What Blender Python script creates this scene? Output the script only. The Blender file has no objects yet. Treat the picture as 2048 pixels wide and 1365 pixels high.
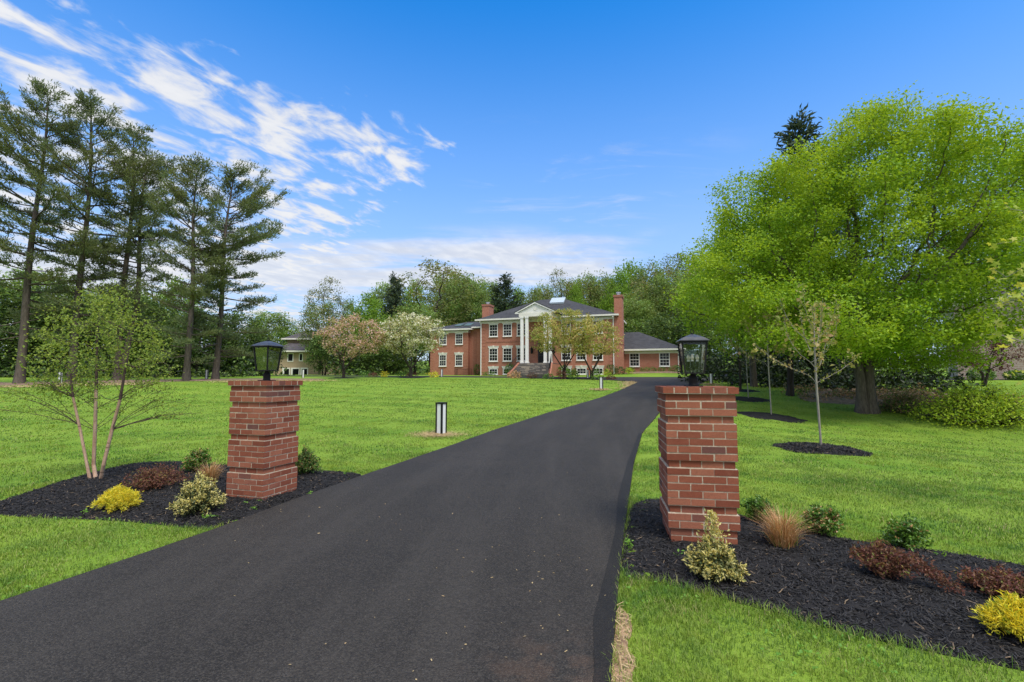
import bpy, math, random
import numpy as np
from mathutils import Vector, geometry
R = math.radians
sc = bpy.context.scene
col = sc.collection
PI = math.pi

# ------------------------------------------------------------------ camera
F_PX, HZ = 960.0, 755.0                      # focal length in photo pixels, eye-level row
EYE = 1.55
TILT = math.atan((HZ - 682.5) / F_PX)
cam_d = bpy.data.cameras.new("camera")
cam_d.sensor_width = 36.0
cam_d.lens = F_PX / 2048 * 36
cam_d.clip_start = 0.05
cam_d.clip_end = 2000
cam = bpy.data.objects.new("camera", cam_d)
col.objects.link(cam)
cam.location = (0, 0, EYE)
cam.rotation_euler = (R(90) + TILT, 0, 0)
sc.camera = cam

# ------------------------------------------------------------------ light
SUN_EL, SUN_AZ = 58.0, 150.0                 # azimuth clockwise from the view direction
sc.view_settings.view_transform = 'Standard'
sc.view_settings.look = 'None'
sc.view_settings.gamma = 1
sc.view_settings.exposure = 1.3
sun_d = bpy.data.lights.new("sun", 'SUN')
sun_d.energy = 1.4
sun_d.angle = R(24)
sun_d.color = (1.0, 0.95, 0.87)
sun = bpy.data.objects.new("sun", sun_d)
col.objects.link(sun)
sun.rotation_euler = Vector((-math.sin(R(SUN_AZ)) * math.cos(R(SUN_EL)), -math.cos(R(SUN_AZ)) * math.cos(R(SUN_EL)),
                             -math.sin(R(SUN_EL)))).to_track_quat('-Z', 'Y').to_euler()

world = bpy.data.worlds.new("World")
sc.world = world
world.use_nodes = True
wt = world.node_tree
for n in list(wt.nodes):
    wt.nodes.remove(n)


class NT:
    """tiny helper for writing node expressions"""
    def __init__(s, tree): s.t = tree
    def node(s, typ, **kw):
        n = s.t.nodes.new(typ)
        for k, v in kw.items(): setattr(n, k, v)
        return n
    def link(s, a, b): s.t.links.new(a, b)
    def put(s, sock, v):
        if isinstance(v, bpy.types.NodeSocket): s.link(v, sock)
        else: sock.default_value = v
    def m(s, op, a, b=0.0, c=None, clamp=False):
        n = s.node('ShaderNodeMath', operation=op, use_clamp=clamp)
        s.put(n.inputs[0], a); s.put(n.inputs[1], b)
        if c is not None: s.put(n.inputs[2], c)
        return n.outputs[0]
    def ramp(s, x, a, b):                     # smooth step from a to b
        n = s.node('ShaderNodeMapRange', interpolation_type='SMOOTHSTEP')
        s.put(n.inputs[0], x); n.inputs[1].default_value = a; n.inputs[2].default_value = b
        return n.outputs[0]
    def mix(s, f, a, b, mode='MIX'):
        n = s.node('ShaderNodeMix', data_type='RGBA', blend_type=mode)
        s.put(n.inputs[0], f)
        s.put(n.inputs[6], a if isinstance(a, bpy.types.NodeSocket) else (*a, 1) if len(a) == 3 else a)
        s.put(n.inputs[7], b if isinstance(b, bpy.types.NodeSocket) else (*b, 1) if len(b) == 3 else b)
        return n.outputs[2]
    def noise(s, vec, scale, detail=2, rough=.5, dist=0):
        n = s.node('ShaderNodeTexNoise')
        if vec is not None: s.link(vec, n.inputs['Vector'])
        n.inputs['Scale'].default_value = scale; n.inputs['Detail'].default_value = detail
        n.inputs['Roughness'].default_value = rough; n.inputs['Distortion'].default_value = dist
        return n.outputs[0]
    def cramp(s, x, stops, interp='LINEAR'):
        n = s.node('ShaderNodeValToRGB')
        cr = n.color_ramp; cr.interpolation = interp
        while len(cr.elements) < len(stops): cr.elements.new(.5)
        for e, (p, c) in zip(cr.elements, stops): e.position = p; e.color = (*c, 1)
        s.link(x, n.inputs[0])
        return n.outputs[0]
    def xyz(s, x, y, z):
        n = s.node('ShaderNodeCombineXYZ')
        for i, v in enumerate((x, y, z)): s.put(n.inputs[i], v)
        return n.outputs[0]


def sky_world():
    T = NT(wt)
    sky = T.node('ShaderNodeTexSky', sky_type='NISHITA')
    sky.sun_disc = False
    sky.sun_elevation = R(SUN_EL); sky.sun_rotation = R(SUN_AZ)
    sky.air_density = 1.0; sky.dust_density = 0.4; sky.ozone_density = 2.0
    hs = T.node('ShaderNodeHueSaturation')
    hs.inputs['Hue'].default_value = .504
    hs.inputs['Saturation'].default_value = 1.55; hs.inputs['Value'].default_value = 1.0
    T.link(sky.outputs[0], hs.inputs['Color'])
    tc = T.node('ShaderNodeTexCoord')
    sep = T.node('ShaderNodeSeparateXYZ'); T.link(tc.outputs['Generated'], sep.inputs[0])
    x, y, z = sep.outputs
    zz = T.m('ADD', T.m('MAXIMUM', z, 0.0), 0.06)
    px, py = T.m('DIVIDE', x, zz), T.m('DIVIDE', y, zz)      # a cloud sheet high above the place
    # long axes of the puffs
    ca, sa = .40, .917
    al = T.m('ADD', T.m('MULTIPLY', px, ca), T.m('MULTIPLY', py, sa))
    ac = T.m('SUBTRACT', T.m('MULTIPLY', px, sa), T.m('MULTIPLY', py, ca))
    q = T.xyz(T.m('MULTIPLY', al, .72), T.m('MULTIPLY', ac, 1.12), 5.2)
    n1 = T.noise(q, 7.2, 8, .56, .3)
    n2 = T.noise(q, 1.7, 3, .5, .2)
    n = T.m('ADD', T.m('MULTIPLY', n1, .92), T.m('MULTIPLY', n2, .20))
    rx, ry = T.m('ADD', px, 1.6), T.m('SUBTRACT', py, 1.40)
    a = T.m('ADD', T.m('MULTIPLY', rx, .827), T.m('MULTIPLY', ry, .562))
    b = T.m('SUBTRACT', T.m('MULTIPLY', ry, .827), T.m('MULTIPLY', rx, .562))
    inside = T.m('MULTIPLY', T.m('SUBTRACT', 1.0, T.ramp(a, 1.22, 1.62)), T.ramp(b, -.85, -.38))
    left = T.m('SUBTRACT', 1.0, T.ramp(T.m('ADD', px, T.m('MULTIPLY', py, .10)), -1.4, -.2))
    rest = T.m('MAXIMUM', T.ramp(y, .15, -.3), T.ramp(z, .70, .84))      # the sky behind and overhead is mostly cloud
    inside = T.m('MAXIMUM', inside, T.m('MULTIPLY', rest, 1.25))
    field = T.m('MAXIMUM', inside, T.m('MULTIPLY', left, T.ramp(py, 1.9, 3.2)))
    puffs = T.ramp(T.m('ADD', n, T.m('MULTIPLY', T.m('SUBTRACT', field, 1.0), .42)), .475, .68)
    # a thin low sheet of cloud above the trees
    q2 = T.xyz(T.m('MULTIPLY', px, .5), T.m('MULTIPLY', py, 1.3), 9.1)
    n3 = T.noise(q2, 1.6, 6, .6, .3)
    band = T.m('MULTIPLY', T.m('MULTIPLY', T.ramp(py, 2.45, 3.05), T.m('SUBTRACT', 1.0, T.ramp(py, 3.7, 4.8))), T.m('SUBTRACT', 1.0, T.ramp(px, .5, 1.3)))
    sheet = T.m('MULTIPLY', T.ramp(T.m('ADD', n3, T.m('MULTIPLY', band, .34)), .60, .86), band)
    # faint wisps on the right
    q3 = T.xyz(T.m('MULTIPLY', px, .6), T.m('MULTIPLY', py, 1.7), 1.3)
    n4 = T.noise(q3, 2.6, 7, .65, .6)
    wis = T.m('MULTIPLY', T.m('MULTIPLY', T.ramp(n4, .47, .75), .50),
              T.m('MULTIPLY', T.ramp(px, -.3, .0), T.m('SUBTRACT', 1.0, T.ramp(px, .5, 1.0))))
    wis = T.m('MULTIPLY', wis, T.ramp(py, 1.5, 2.0))
    mask = T.m('MAXIMUM', T.m('MAXIMUM', puffs, T.m('MULTIPLY', sheet, .9)), wis)
    mask = T.m('MULTIPLY', mask, T.m('MULTIPLY', .96, T.ramp(z, -.02, .05)))
    shade = T.ramp(n1, .35, .75)
    cloud = T.mix(shade, (2.40, 2.50, 2.75), (3.04, 3.06, 3.12))
    cloud = T.mix(T.ramp(z, .66, .92), cloud, (6.2, 6.1, 5.9))        # overhead cloud, out of view, brightened to deepen shade under the trees
    # light veil towards the horizon
    veil = T.m('MULTIPLY', T.m('SUBTRACT', 1.0, T.ramp(z, .0, .74)), .86)
    base = T.mix(veil, hs.outputs[0], (1.70, 2.12, 3.10))
    bg = T.node('ShaderNodeBackground'); bg.inputs['Strength'].default_value = .12
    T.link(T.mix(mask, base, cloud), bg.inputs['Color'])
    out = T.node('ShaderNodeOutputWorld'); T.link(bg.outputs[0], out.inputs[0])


sky_world()

# ------------------------------------------------------------------ helpers: pixels, terrain
def ray(px, py):
    u, v = (px - 1024) / F_PX, (682.5 - py) / F_PX
    return np.array([u, math.cos(TILT) - v * math.sin(TILT), math.sin(TILT) + v * math.cos(TILT)])


def at(px, py, Y):
    d = ray(px, py)
    return np.array([0, 0, EYE]) + d * (Y / d[1])


_zy = np.array([-40, 0, 9, 12, 18, 24, 30, 36, 40, 46, 52, 60, 80, 110, 150, 220, 400.])
_zz = np.array([0, 0, .01, .08, .28, .52, .76, 1.07, 1.25, 1.47, 1.63, 1.78, 2.0, 2.7, 5.0, 9, 14.])
_ty = np.linspace(-40, 400, 2201)
_tz = np.interp(_ty, _zy, _zz)
_k = np.ones(21) / 21
_tz = np.convolve(np.pad(_tz, 10, 'edge'), _k, 'valid')


def tz(x, y):
    x, y = np.asarray(x, float), np.asarray(y, float)
    z = np.interp(y, _ty, _tz)
    z = z - .78 * np.exp(-((x - 16) / 8.0) ** 2 - ((y - 16) / 8.0) ** 2)
    z = z + .55 * np.exp(-((x - 18) / 7) ** 2 - ((y - 56) / 5.5) ** 2)
    z = z + .25 * np.exp(-((x + 22) / 14) ** 2 - ((y - 34) / 7) ** 2)
    return z


def ground(px, py):
    d = ray(px, py)
    t = np.linspace(1, 75, 6000)
    P = np.array([0, 0, EYE]) + d * t[:, None] / d[1]
    below = np.nonzero(P[:, 2] <= tz(P[:, 0], P[:, 1]))[0]
    return P[below[0]] if len(below) else P[-1]


def gpoly(pts): return np.array([ground(*p)[:2] for p in pts])


def in_poly(P, poly):
    x, y = P[:, 0], P[:, 1]
    r = np.zeros(len(P), bool)
    x1, y1 = poly[:, 0], poly[:, 1]
    x2, y2 = np.roll(x1, -1), np.roll(y1, -1)
    for a, b, c, d in zip(x1, y1, x2, y2):
        if b == d: continue
        cond = ((b > y) != (d > y))
        r ^= cond & (x < (c - a) * (y - b) / (d - b) + a)
    return r


def poly_dist(P, poly):
    A, B = poly, np.roll(poly, -1, axis=0)
    best = np.full(len(P), 1e9)
    for a, b in zip(A, B):
        ab = b - a
        t = np.clip(((P - a) @ ab) / max(ab @ ab, 1e-9), 0, 1)
        best = np.minimum(best, np.linalg.norm(P - a - t[:, None] * ab, axis=1))
    return best


def smooth_poly(poly, it=2):
    for _ in range(it):
        n = np.roll(poly, -1, axis=0)
        poly = np.stack([poly * .75 + n * .25, poly * .25 + n * .75], 1).reshape(-1, 2)
    return poly


# ------------------------------------------------------------------ helpers: meshes and tags
def mesh_obj(name, V, F, mats, parent=None, uv=None, mi=None, smooth=False):
    """F: list of (n,k) int arrays"""
    me = bpy.data.meshes.new(name)
    V = np.asarray(V, np.float32)
    F = [np.asarray(f, np.int32) for f in F if len(f)]
    me.vertices.add(len(V)); me.vertices.foreach_set('co', V.ravel())
    loops = np.concatenate([f.ravel() for f in F])
    tot = np.concatenate([np.full(len(f), f.shape[1], np.int32) for f in F])
    start = np.concatenate([[0], np.cumsum(tot)[:-1]]).astype(np.int32)
    me.loops.add(len(loops)); me.loops.foreach_set('vertex_index', loops)
    me.polygons.add(len(tot)); me.polygons.foreach_set('loop_start', start)
    if mi is not None: me.polygons.foreach_set('material_index', np.asarray(mi, np.int32))
    me.polygons.foreach_set('use_smooth', np.full(len(tot), bool(smooth)))
    if uv is not None:
        l = me.uv_layers.new(name='uv'); l.data.foreach_set('uv', np.asarray(uv, np.float32).ravel())
    me.update(calc_edges=True)
    for m in (mats if isinstance(mats, (list, tuple)) else [mats]): me.materials.append(m)
    o = bpy.data.objects.new(name, me)
    col.objects.link(o)
    if parent is not None: o.parent = parent
    return o


class MB:
    """collects boxes, prisms and tubes into one mesh"""
    def __init__(s): s.v, s.f = [], []
    def add(s, verts, faces):
        b = len(s.v); s.v += [tuple(map(float, p)) for p in verts]
        s.f += [tuple(i + b for i in f) for f in faces]; return s
    def box(s, x0, x1, y0, y1, z0, z1):
        return s.add([(x0, y0, z0), (x1, y0, z0), (x1, y1, z0), (x0, y1, z0), (x0, y0, z1), (x1, y0, z1), (x1, y1, z1), (x0, y1, z1)],
                     [(0, 3, 2, 1), (4, 5, 6, 7), (0, 1, 5, 4), (1, 2, 6, 5), (2, 3, 7, 6), (3, 0, 4, 7)])
    def tube(s, p, q, r0, r1=None, n=8, cap=True):
        r1 = r0 if r1 is None else r1
        p, q = Vector(p), Vector(q); d = (q - p).normalized()
        a = d.orthogonal().normalized(); b = d.cross(a)
        V = []
        for c, r in ((p, r0), (q, r1)):
            V += [c + (a * math.cos(2 * PI * i / n) + b * math.sin(2 * PI * i / n)) * r for i in range(n)]
        Fs = [(i, (i + 1) % n, n + (i + 1) % n, n + i) for i in range(n)]
        if cap: Fs += [tuple(range(n - 1, -1, -1)), tuple(range(n, 2 * n))]
        return s.add(V, Fs)
    def lathe(s, prof, n=12, c=(0, 0)):
        V = [(c[0] + r * math.cos(2 * PI * i / n), c[1] + r * math.sin(2 * PI * i / n), z) for r, z in prof for i in range(n)]
        Fs = [(k * n + i, k * n + (i + 1) % n, (k + 1) * n + (i + 1) % n, (k + 1) * n + i) for k in range(len(prof) - 1) for i in range(n)]
        Fs += [tuple(range(n - 1, -1, -1)), tuple((len(prof) - 1) * n + i for i in range(n))]
        return s.add(V, Fs)
    def prism(s, poly, axis, a, b):            # poly in the two other axes, extruded from a to b along axis
        n = len(poly)
        def P(p, t): return {0: (t, p[0], p[1]), 1: (p[0], t, p[1]), 2: (p[0], p[1], t)}[axis]
        return s.add([P(p, a) for p in poly] + [P(p, b) for p in poly],
                     [tuple(range(n))[::-1], tuple(range(n, 2 * n))] + [(i, (i + 1) % n, n + (i + 1) % n, n + i) for i in range(n)])
    def build(s, name, mat, parent=None, smooth=False, bevel=0):
        me = bpy.data.meshes.new(name)
        me.from_pydata(s.v, [], s.f); me.update()
        import bmesh
        bm = bmesh.new(); bm.from_mesh(me)
        bmesh.ops.recalc_face_normals(bm, faces=bm.faces)
        if bevel:
            bmesh.ops.bevel(bm, geom=[e for e in bm.edges if len(e.link_faces) == 2], offset=bevel, segments=1, affect='EDGES', profile=.5)
        uvl = bm.loops.layers.uv.new('uv')
        for f in bm.faces:
            n = f.normal
            if abs(n.z) > .98: t, w = Vector((1, 0, 0)), Vector((0, 1, 0))
            else:
                t = Vector((0, 0, 1)).cross(n).normalized(); w = n.cross(t)
                if abs(n.z) < .02: w = Vector((0, 0, 1))
            for l in f.loops: l[uvl].uv = (l.vert.co.dot(t), l.vert.co.dot(w))
            f.smooth = smooth
        bm.to_mesh(me); bm.free()
        me.materials.append(mat)
        o = bpy.data.objects.new(name, me); col.objects.link(o)
        if parent is not None: o.parent = parent
        return o


def tag(o, label=None, cat=None, group=None, kind=None):
    if label: o['label'] = label
    if cat: o['category'] = cat
    if group: o['group'] = group
    if kind: o['kind'] = kind
    return o


def empty(name, loc, rz=0, label=None, cat=None, group=None):
    o = bpy.data.objects.new(name, None); col.objects.link(o)
    o.empty_display_size = .2
    o.location = tuple(map(float, loc)); o.rotation_euler = (0, 0, rz)
    return tag(o, label, cat, group)


def copy_tree(o, parent=None):
    c = o.copy(); col.objects.link(c); c.parent = parent
    for ch in [k for k in bpy.data.objects if k.parent == o]: copy_tree(ch, c)
    return c


def copy_thing(src, loc, rz=0, scale=(1, 1, 1), label=None, group=None):
    c = copy_tree(src)
    c.location = tuple(map(float, loc)); c.rotation_euler = (0, 0, rz); c.scale = scale
    if label: c['label'] = label
    if group: c['group'] = group
    return c


# ------------------------------------------------------------------ materials
def new_mat(name):
    m = bpy.data.materials.new(name); m.use_nodes = True
    t = m.node_tree; T = NT(t)
    b = t.nodes['Principled BSDF']
    return m, T, b


def pmat(name, c, rough=.7, var=.0, scale=3.0, bump=0.0, bscale=40, metal=0, spec=.5):
    m, T, b = new_mat(name)
    b.inputs['Roughness'].default_value = rough; b.inputs['Metallic'].default_value = metal
    b.inputs['Specular IOR Level'].default_value = spec
    tc = T.node('ShaderNodeTexCoord').outputs['Object']
    if var:
        n = T.noise(tc, scale, 4, .6)
        lo, hi = tuple(x * (1 - var) for x in c), tuple(min(1, x * (1 + var)) for x in c)
        T.link(T.cramp(n, [(.3, lo), (.7, hi)]), b.inputs['Base Color'])
    else: b.inputs['Base Color'].default_value = (*c, 1)
    if bump:
        bn = T.node('ShaderNodeBump'); bn.inputs['Strength'].default_value = bump; bn.inputs['Distance'].default_value = .01
        T.link(T.noise(tc, bscale, 3, .6), bn.inputs['Height']); T.link(bn.outputs[0], b.inputs['Normal'])
    return m


def leafmat(name, cols, trans=.35, rough=.55, spec=.3, patch=None, pscale=.5, pamt=.5, wpos=False, k_=1.3, thru=(1.25, 1.08, .6)):
    """every leaf its own tint; patch: second tint that some parts of the plant have"""
    cols = [tuple(x * k_ for x in c) for c in cols]
    patch = patch and tuple(x * k_ for x in patch)
    m, T, b = new_mat(name)
    g = T.node('ShaderNodeNewGeometry')
    k = len(cols)
    c = T.cramp(g.outputs['Random Per Island'], [((i + .5) / k, x) for i, x in enumerate(cols)])
    if patch:
        v = g.outputs['Position'] if wpos else T.node('ShaderNodeTexCoord').outputs['Object']
        n = T.noise(v, pscale, 3, .6)
        f = T.m('MULTIPLY', T.ramp(n, .42, .62), pamt)
        c = T.mix(f, c, patch)
    T.link(c, b.inputs['Base Color'])
    b.inputs['Roughness'].default_value = rough; b.inputs['Specular IOR Level'].default_value = spec
    tr = T.node('ShaderNodeBsdfTranslucent'); T.link(T.mix(1.0, c, thru, 'MULTIPLY'), tr.inputs['Color'])
    mx = T.node('ShaderNodeMixShader'); mx.inputs[0].default_value = trans
    T.link(b.outputs[0], mx.inputs[1]); T.link(tr.outputs[0], mx.inputs[2])
    T.link(mx.outputs[0], T.t.nodes['Material Output'].inputs['Surface'])
    return m


def island_mat(name, stops, rough=.85, bump=.4, bscale=60, spec=.3, grain=.25, stain=None):
    m, T, b = new_mat(name)
    g = T.node('ShaderNodeNewGeometry')
    tc = T.node('ShaderNodeTexCoord').outputs['Object']
    c = T.cramp(g.outputs['Random Per Island'], stops)
    n = T.noise(tc, bscale, 5, .65)
    c = T.mix(T.m('MULTIPLY', T.ramp(n, .35, .75), grain), c, tuple(x * .45 for x in stops[0][1]))
    if stain:
        n2 = T.noise(tc, 6, 4, .6)
        c = T.mix(T.m('MULTIPLY', T.ramp(n2, .5, .75), .35), c, stain)
    T.link(c, b.inputs['Base Color'])
    b.inputs['Roughness'].default_value = rough; b.inputs['Specular IOR Level'].default_value = spec
    bn = T.node('ShaderNodeBump'); bn.inputs['Strength'].default_value = bump; bn.inputs['Distance'].default_value = .004
    T.link(n, bn.inputs['Height']); T.link(bn.outputs[0], b.inputs['Normal'])
    return m


def brick_wall_mat(name, c1, c2, mortar, bw=.2, rh=.0677, ms=.009, patchy=.25):
    m, T, b = new_mat(name)
    uv = T.node('ShaderNodeUVMap').outputs[0]
    br = T.node('ShaderNodeTexBrick')
    T.link(uv, br.inputs['Vector'])
    for k, v in (('Scale', 1.0), ('Mortar Size', ms), ('Mortar Smooth', .2), ('Bias', 0.0), ('Brick Width', bw), ('Row Height', rh)):
        br.inputs[k].default_value = v
    br.inputs['Color1'].default_value = (*c1, 1); br.inputs['Color2'].default_value = (*c2, 1); br.inputs['Mortar'].default_value = (*mortar, 1)
    n = T.noise(uv, .8, 5, .65)
    n2 = T.noise(uv, 9, 3, .6)
    c = T.mix(T.m('MULTIPLY', T.ramp(n, .35, .7), patchy), br.outputs[0], tuple(x * .6 for x in c1))
    c = T.mix(T.m('MULTIPLY', T.ramp(n2, .5, .8), .3), c, c2)
    T.link(c, b.inputs['Base Color'])
    b.inputs['Roughness'].default_value = .9; b.inputs['Specular IOR Level'].default_value = .2
    return m


def shingle_mat(name, c):
    m, T, b = new_mat(name)
    uv = T.node('ShaderNodeUVMap').outputs[0]
    br = T.node('ShaderNodeTexBrick'); T.link(uv, br.inputs['Vector'])
    for k, v in (('Scale', 1.0), ('Mortar Size', .008), ('Bias', 0.0), ('Brick Width', .32), ('Row Height', .145)): br.inputs[k].default_value = v
    br.inputs['Color1'].default_value = (*[x * .75 for x in c], 1); br.inputs['Color2'].default_value = (*[x * 1.3 for x in c], 1)
    br.inputs['Mortar'].default_value = (*[x * .5 for x in c], 1)
    n = T.noise(uv, .7, 5, .7)
    T.link(T.mix(T.m('MULTIPLY', T.ramp(n, .35, .7), .4), br.outputs[0], tuple(x * 1.5 for x in c)), b.inputs['Base Color'])
    b.inputs['Roughness'].default_value = .85; b.inputs['Specular IOR Level'].default_value = .3
    return m


def lawn_mat():
    m, T, b = new_mat('lawn_turf')
    p = T.node('ShaderNodeNewGeometry').outputs['Position']
    n1 = T.noise(p, .35, 4, .6); n2 = T.noise(p, 2.2, 4, .65); n3 = T.noise(p, 40, 3, .7)
    c = T.mix(T.ramp(n1, .35, .65), (.135, .250, .022), (.195, .295, .032))
    c = T.mix(T.m('MULTIPLY', T.ramp(n2, .45, .7), .55), c, (.115, .230, .026))
    c = T.mix(T.m('MULTIPLY', T.ramp(n3, .45, .75), .5), c, (.075, .145, .016))
    # mowing passes
    sp = T.node('ShaderNodeSeparateXYZ'); T.link(p, sp.inputs[0])
    w = T.m('SINE', T.m('MULTIPLY', T.m('ADD', T.m('MULTIPLY', sp.outputs[0], .38), sp.outputs[1]), 2.6))
    c = T.mix(T.m('MULTIPLY', T.ramp(w, -.6, .6), .32), c, (.25, .36, .045))
    T.link(c, b.inputs['Base Color'])
    b.inputs['Roughness'].default_value = .9; b.inputs['Specular IOR Level'].default_value = .15
    bn = T.node('ShaderNodeBump'); bn.inputs['Strength'].default_value = .7; bn.inputs['Distance'].default_value = .05
    T.link(T.noise(p, 22, 4, .75), bn.inputs['Height']); T.link(bn.outputs[0], b.inputs['Normal'])
    return m


def blade_mat():
    m, T, b = new_mat('grass_blade')
    g = T.node('ShaderNodeNewGeometry')
    p = g.outputs['Position']
    c = T.cramp(g.outputs['Random Per Island'], [(.0, (.085, .152, .020)), (.35, (.138, .232, .025)), (.7, (.212, .312, .036)), (.90, (.32, .41, .08)), (.95, (.46, .40, .19))])
    n1 = T.noise(p, .45, 4, .6); n2 = T.noise(p, 2.6, 4, .65)
    c = T.mix(T.m('MULTIPLY', T.ramp(n1, .44, .58), .60), c, (.295, .365, .030))
    c = T.mix(T.m('MULTIPLY', T.ramp(n2, .45, .60), .80), c, (.085, .205, .030))
    c = T.mix(T.m('MULTIPLY', T.ramp(T.noise(p, 4.5, 3, .6), .58, .70), .55), c, (.40, .38, .13))
    sp = T.node('ShaderNodeSeparateXYZ'); T.link(p, sp.inputs[0])      # mowing passes
    w = T.m('SINE', T.m('MULTIPLY', T.m('ADD', T.m('MULTIPLY', sp.outputs[0], .38), sp.outputs[1]), 2.6))
    c = T.mix(T.m('MULTIPLY', T.ramp(w, -.5, .5), .38), c, (.28, .375, .06))
    T.link(c, b.inputs['Base Color'])
    b.inputs['Roughness'].default_value = .5; b.inputs['Specular IOR Level'].default_value = .3
    tr = T.node('ShaderNodeBsdfTranslucent'); T.link(c, tr.inputs['Color'])
    mx = T.node('ShaderNodeMixShader'); mx.inputs[0].default_value = .35
    T.link(b.outputs[0], mx.inputs[1]); T.link(tr.outputs[0], mx.inputs[2])
    T.link(mx.outputs[0], T.t.nodes['Material Output'].inputs['Surface'])
    return m


def asphalt_mat(name='asphalt', dark=1.0):
    m, T, b = new_mat(name)
    p = T.node('ShaderNodeNewGeometry').outputs['Position']
    vo = T.node('ShaderNodeTexVoronoi'); vo.inputs['Scale'].default_value = 105; T.link(p, vo.inputs['Vector'])
    vo2 = T.node('ShaderNodeTexVoronoi'); vo2.inputs['Scale'].default_value = 260; T.link(p, vo2.inputs['Vector'])
    n1 = T.noise(p, .55, 5, .65); n2 = T.noise(p, 6, 4, .6); n3 = T.noise(p, 90, 4, .7)
    c = T.cramp(T.m('ADD', T.m('MULTIPLY', n1, .7), T.m('MULTIPLY', n2, .3)), [(.36, (.0125, .0104, .0082)), (.62, (.0265, .0222, .0178))])
    sp = T.node('ShaderNodeSeparateXYZ'); T.link(p, sp.inputs[0])       # passes of the paver and the wheels, running with the lane
    lane = T.xyz(T.m('MULTIPLY', T.m('SUBTRACT', sp.outputs[0], T.m('MULTIPLY', T.m('MULTIPLY', sp.outputs[1], sp.outputs[1]), .0085)), 1.6), T.m('MULTIPLY', sp.outputs[1], .16), 0.0)
    c = T.mix(T.m('MULTIPLY', T.ramp(T.noise(lane, 1.1, 4, .6), .42, .66), .55), c, (.046, .040, .0335))
    c = T.mix(T.m('MULTIPLY', T.ramp(T.noise(p, 1.5, 5, .7), .54, .70), .5), c, (.010, .0088, .0075))
    c = T.mix(T.m('MULTIPLY', T.ramp(n3, .45, .75), .8), c, (.055, .047, .038))
    spn = T.node('ShaderNodeSeparateColor'); T.link(vo.outputs['Color'], spn.inputs[0])
    c = T.mix(T.m('MULTIPLY', T.m('SUBTRACT', 1.0, T.ramp(spn.outputs[1], .05, .45)), .45), c, (.006, .0055, .005))
    c = T.mix(T.m('MULTIPLY', T.ramp(spn.outputs[0], .45, .95), .45), c, (.078, .068, .056))
    spo = T.node('ShaderNodeSeparateColor'); T.link(vo2.outputs['Color'], spo.inputs[0])
    c = T.mix(T.m('MULTIPLY', T.ramp(spo.outputs[0], .96, .995), .5), c, (.14, .13, .12))
    # brown soil washed over the corner by the lawn
    ds = T.node('ShaderNodeVectorMath', operation='DISTANCE'); T.link(p, ds.inputs[0]); ds.inputs[1].default_value = (.30, 2.45, 0.05)
    f = T.m('MULTIPLY', T.m('SUBTRACT', 1.0, T.ramp(ds.outputs['Value'], .1, .75)), T.ramp(n2, .4, .65))
    c = T.mix(T.m('MULTIPLY', f, .28), c, (.15, .085, .05))
    if dark != 1: c = T.mix(1 - dark, c, (.006, .006, .006))
    T.link(c, b.inputs['Base Color'])
    b.inputs['Roughness'].default_value = .75; b.inputs['Specular IOR Level'].default_value = .3
    bn = T.node('ShaderNodeBump'); bn.inputs['Strength'].default_value = .8; bn.inputs['Distance'].default_value = .008
    h = T.m('ADD', T.m('MULTIPLY', vo.outputs['Distance'], -1.0), T.m('MULTIPLY', n3, .7))
    T.link(h, bn.inputs['Height']); T.link(bn.outputs[0], b.inputs['Normal'])
    return m


def glass_mat(name, tint=(.9, .95, .93), refl=.9):
    m, T, b = new_mat(name)
    tr = T.node('ShaderNodeBsdfTransparent'); tr.inputs[0].default_value = (*tint, 1)
    gl = T.node('ShaderNodeBsdfGlossy'); gl.inputs['Roughness'].default_value = .02
    fr = T.node('ShaderNodeFresnel'); fr.inputs[0].default_value = 1.5
    mx = T.node('ShaderNodeMixShader'); T.link(T.m('MULTIPLY', fr.outputs[0], refl), mx.inputs[0])
    T.link(tr.outputs[0], mx.inputs[1]); T.link(gl.outputs[0], mx.inputs[2])
    T.link(mx.outputs[0], T.t.nodes['Material Output'].inputs['Surface'])
    return m


def bark_mat(name, c1, c2, scale=14, bands=None):
    m, T, b = new_mat(name)
    tc = T.node('ShaderNodeTexCoord').outputs['Object']
    mp = T.node('ShaderNodeMapping'); T.link(tc, mp.inputs[0]); mp.inputs['Scale'].default_value = (1, 1, .22)
    n = T.noise(mp.outputs[0], scale, 5, .7)
    c = T.cramp(n, [(.3, c1), (.7, c2)])
    if bands:
        mp2 = T.node('ShaderNodeMapping'); T.link(tc, mp2.inputs[0]); mp2.inputs['Scale'].default_value = (4, 4, 26)
        c = T.mix(T.m('MULTIPLY', T.ramp(T.noise(mp2.outputs[0], 1.6, 4, .6), .56, .72), .85), c, bands)
    T.link(c, b.inputs['Base Color']); b.inputs['Roughness'].default_value = .9; b.inputs['Specular IOR Level'].default_value = .15
    bn = T.node('ShaderNodeBump'); bn.inputs['Strength'].default_value = .7; bn.inputs['Distance'].default_value = .02
    T.link(n, bn.inputs['Height']); T.link(bn.outputs[0], b.inputs['Normal'])
    return m


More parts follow.
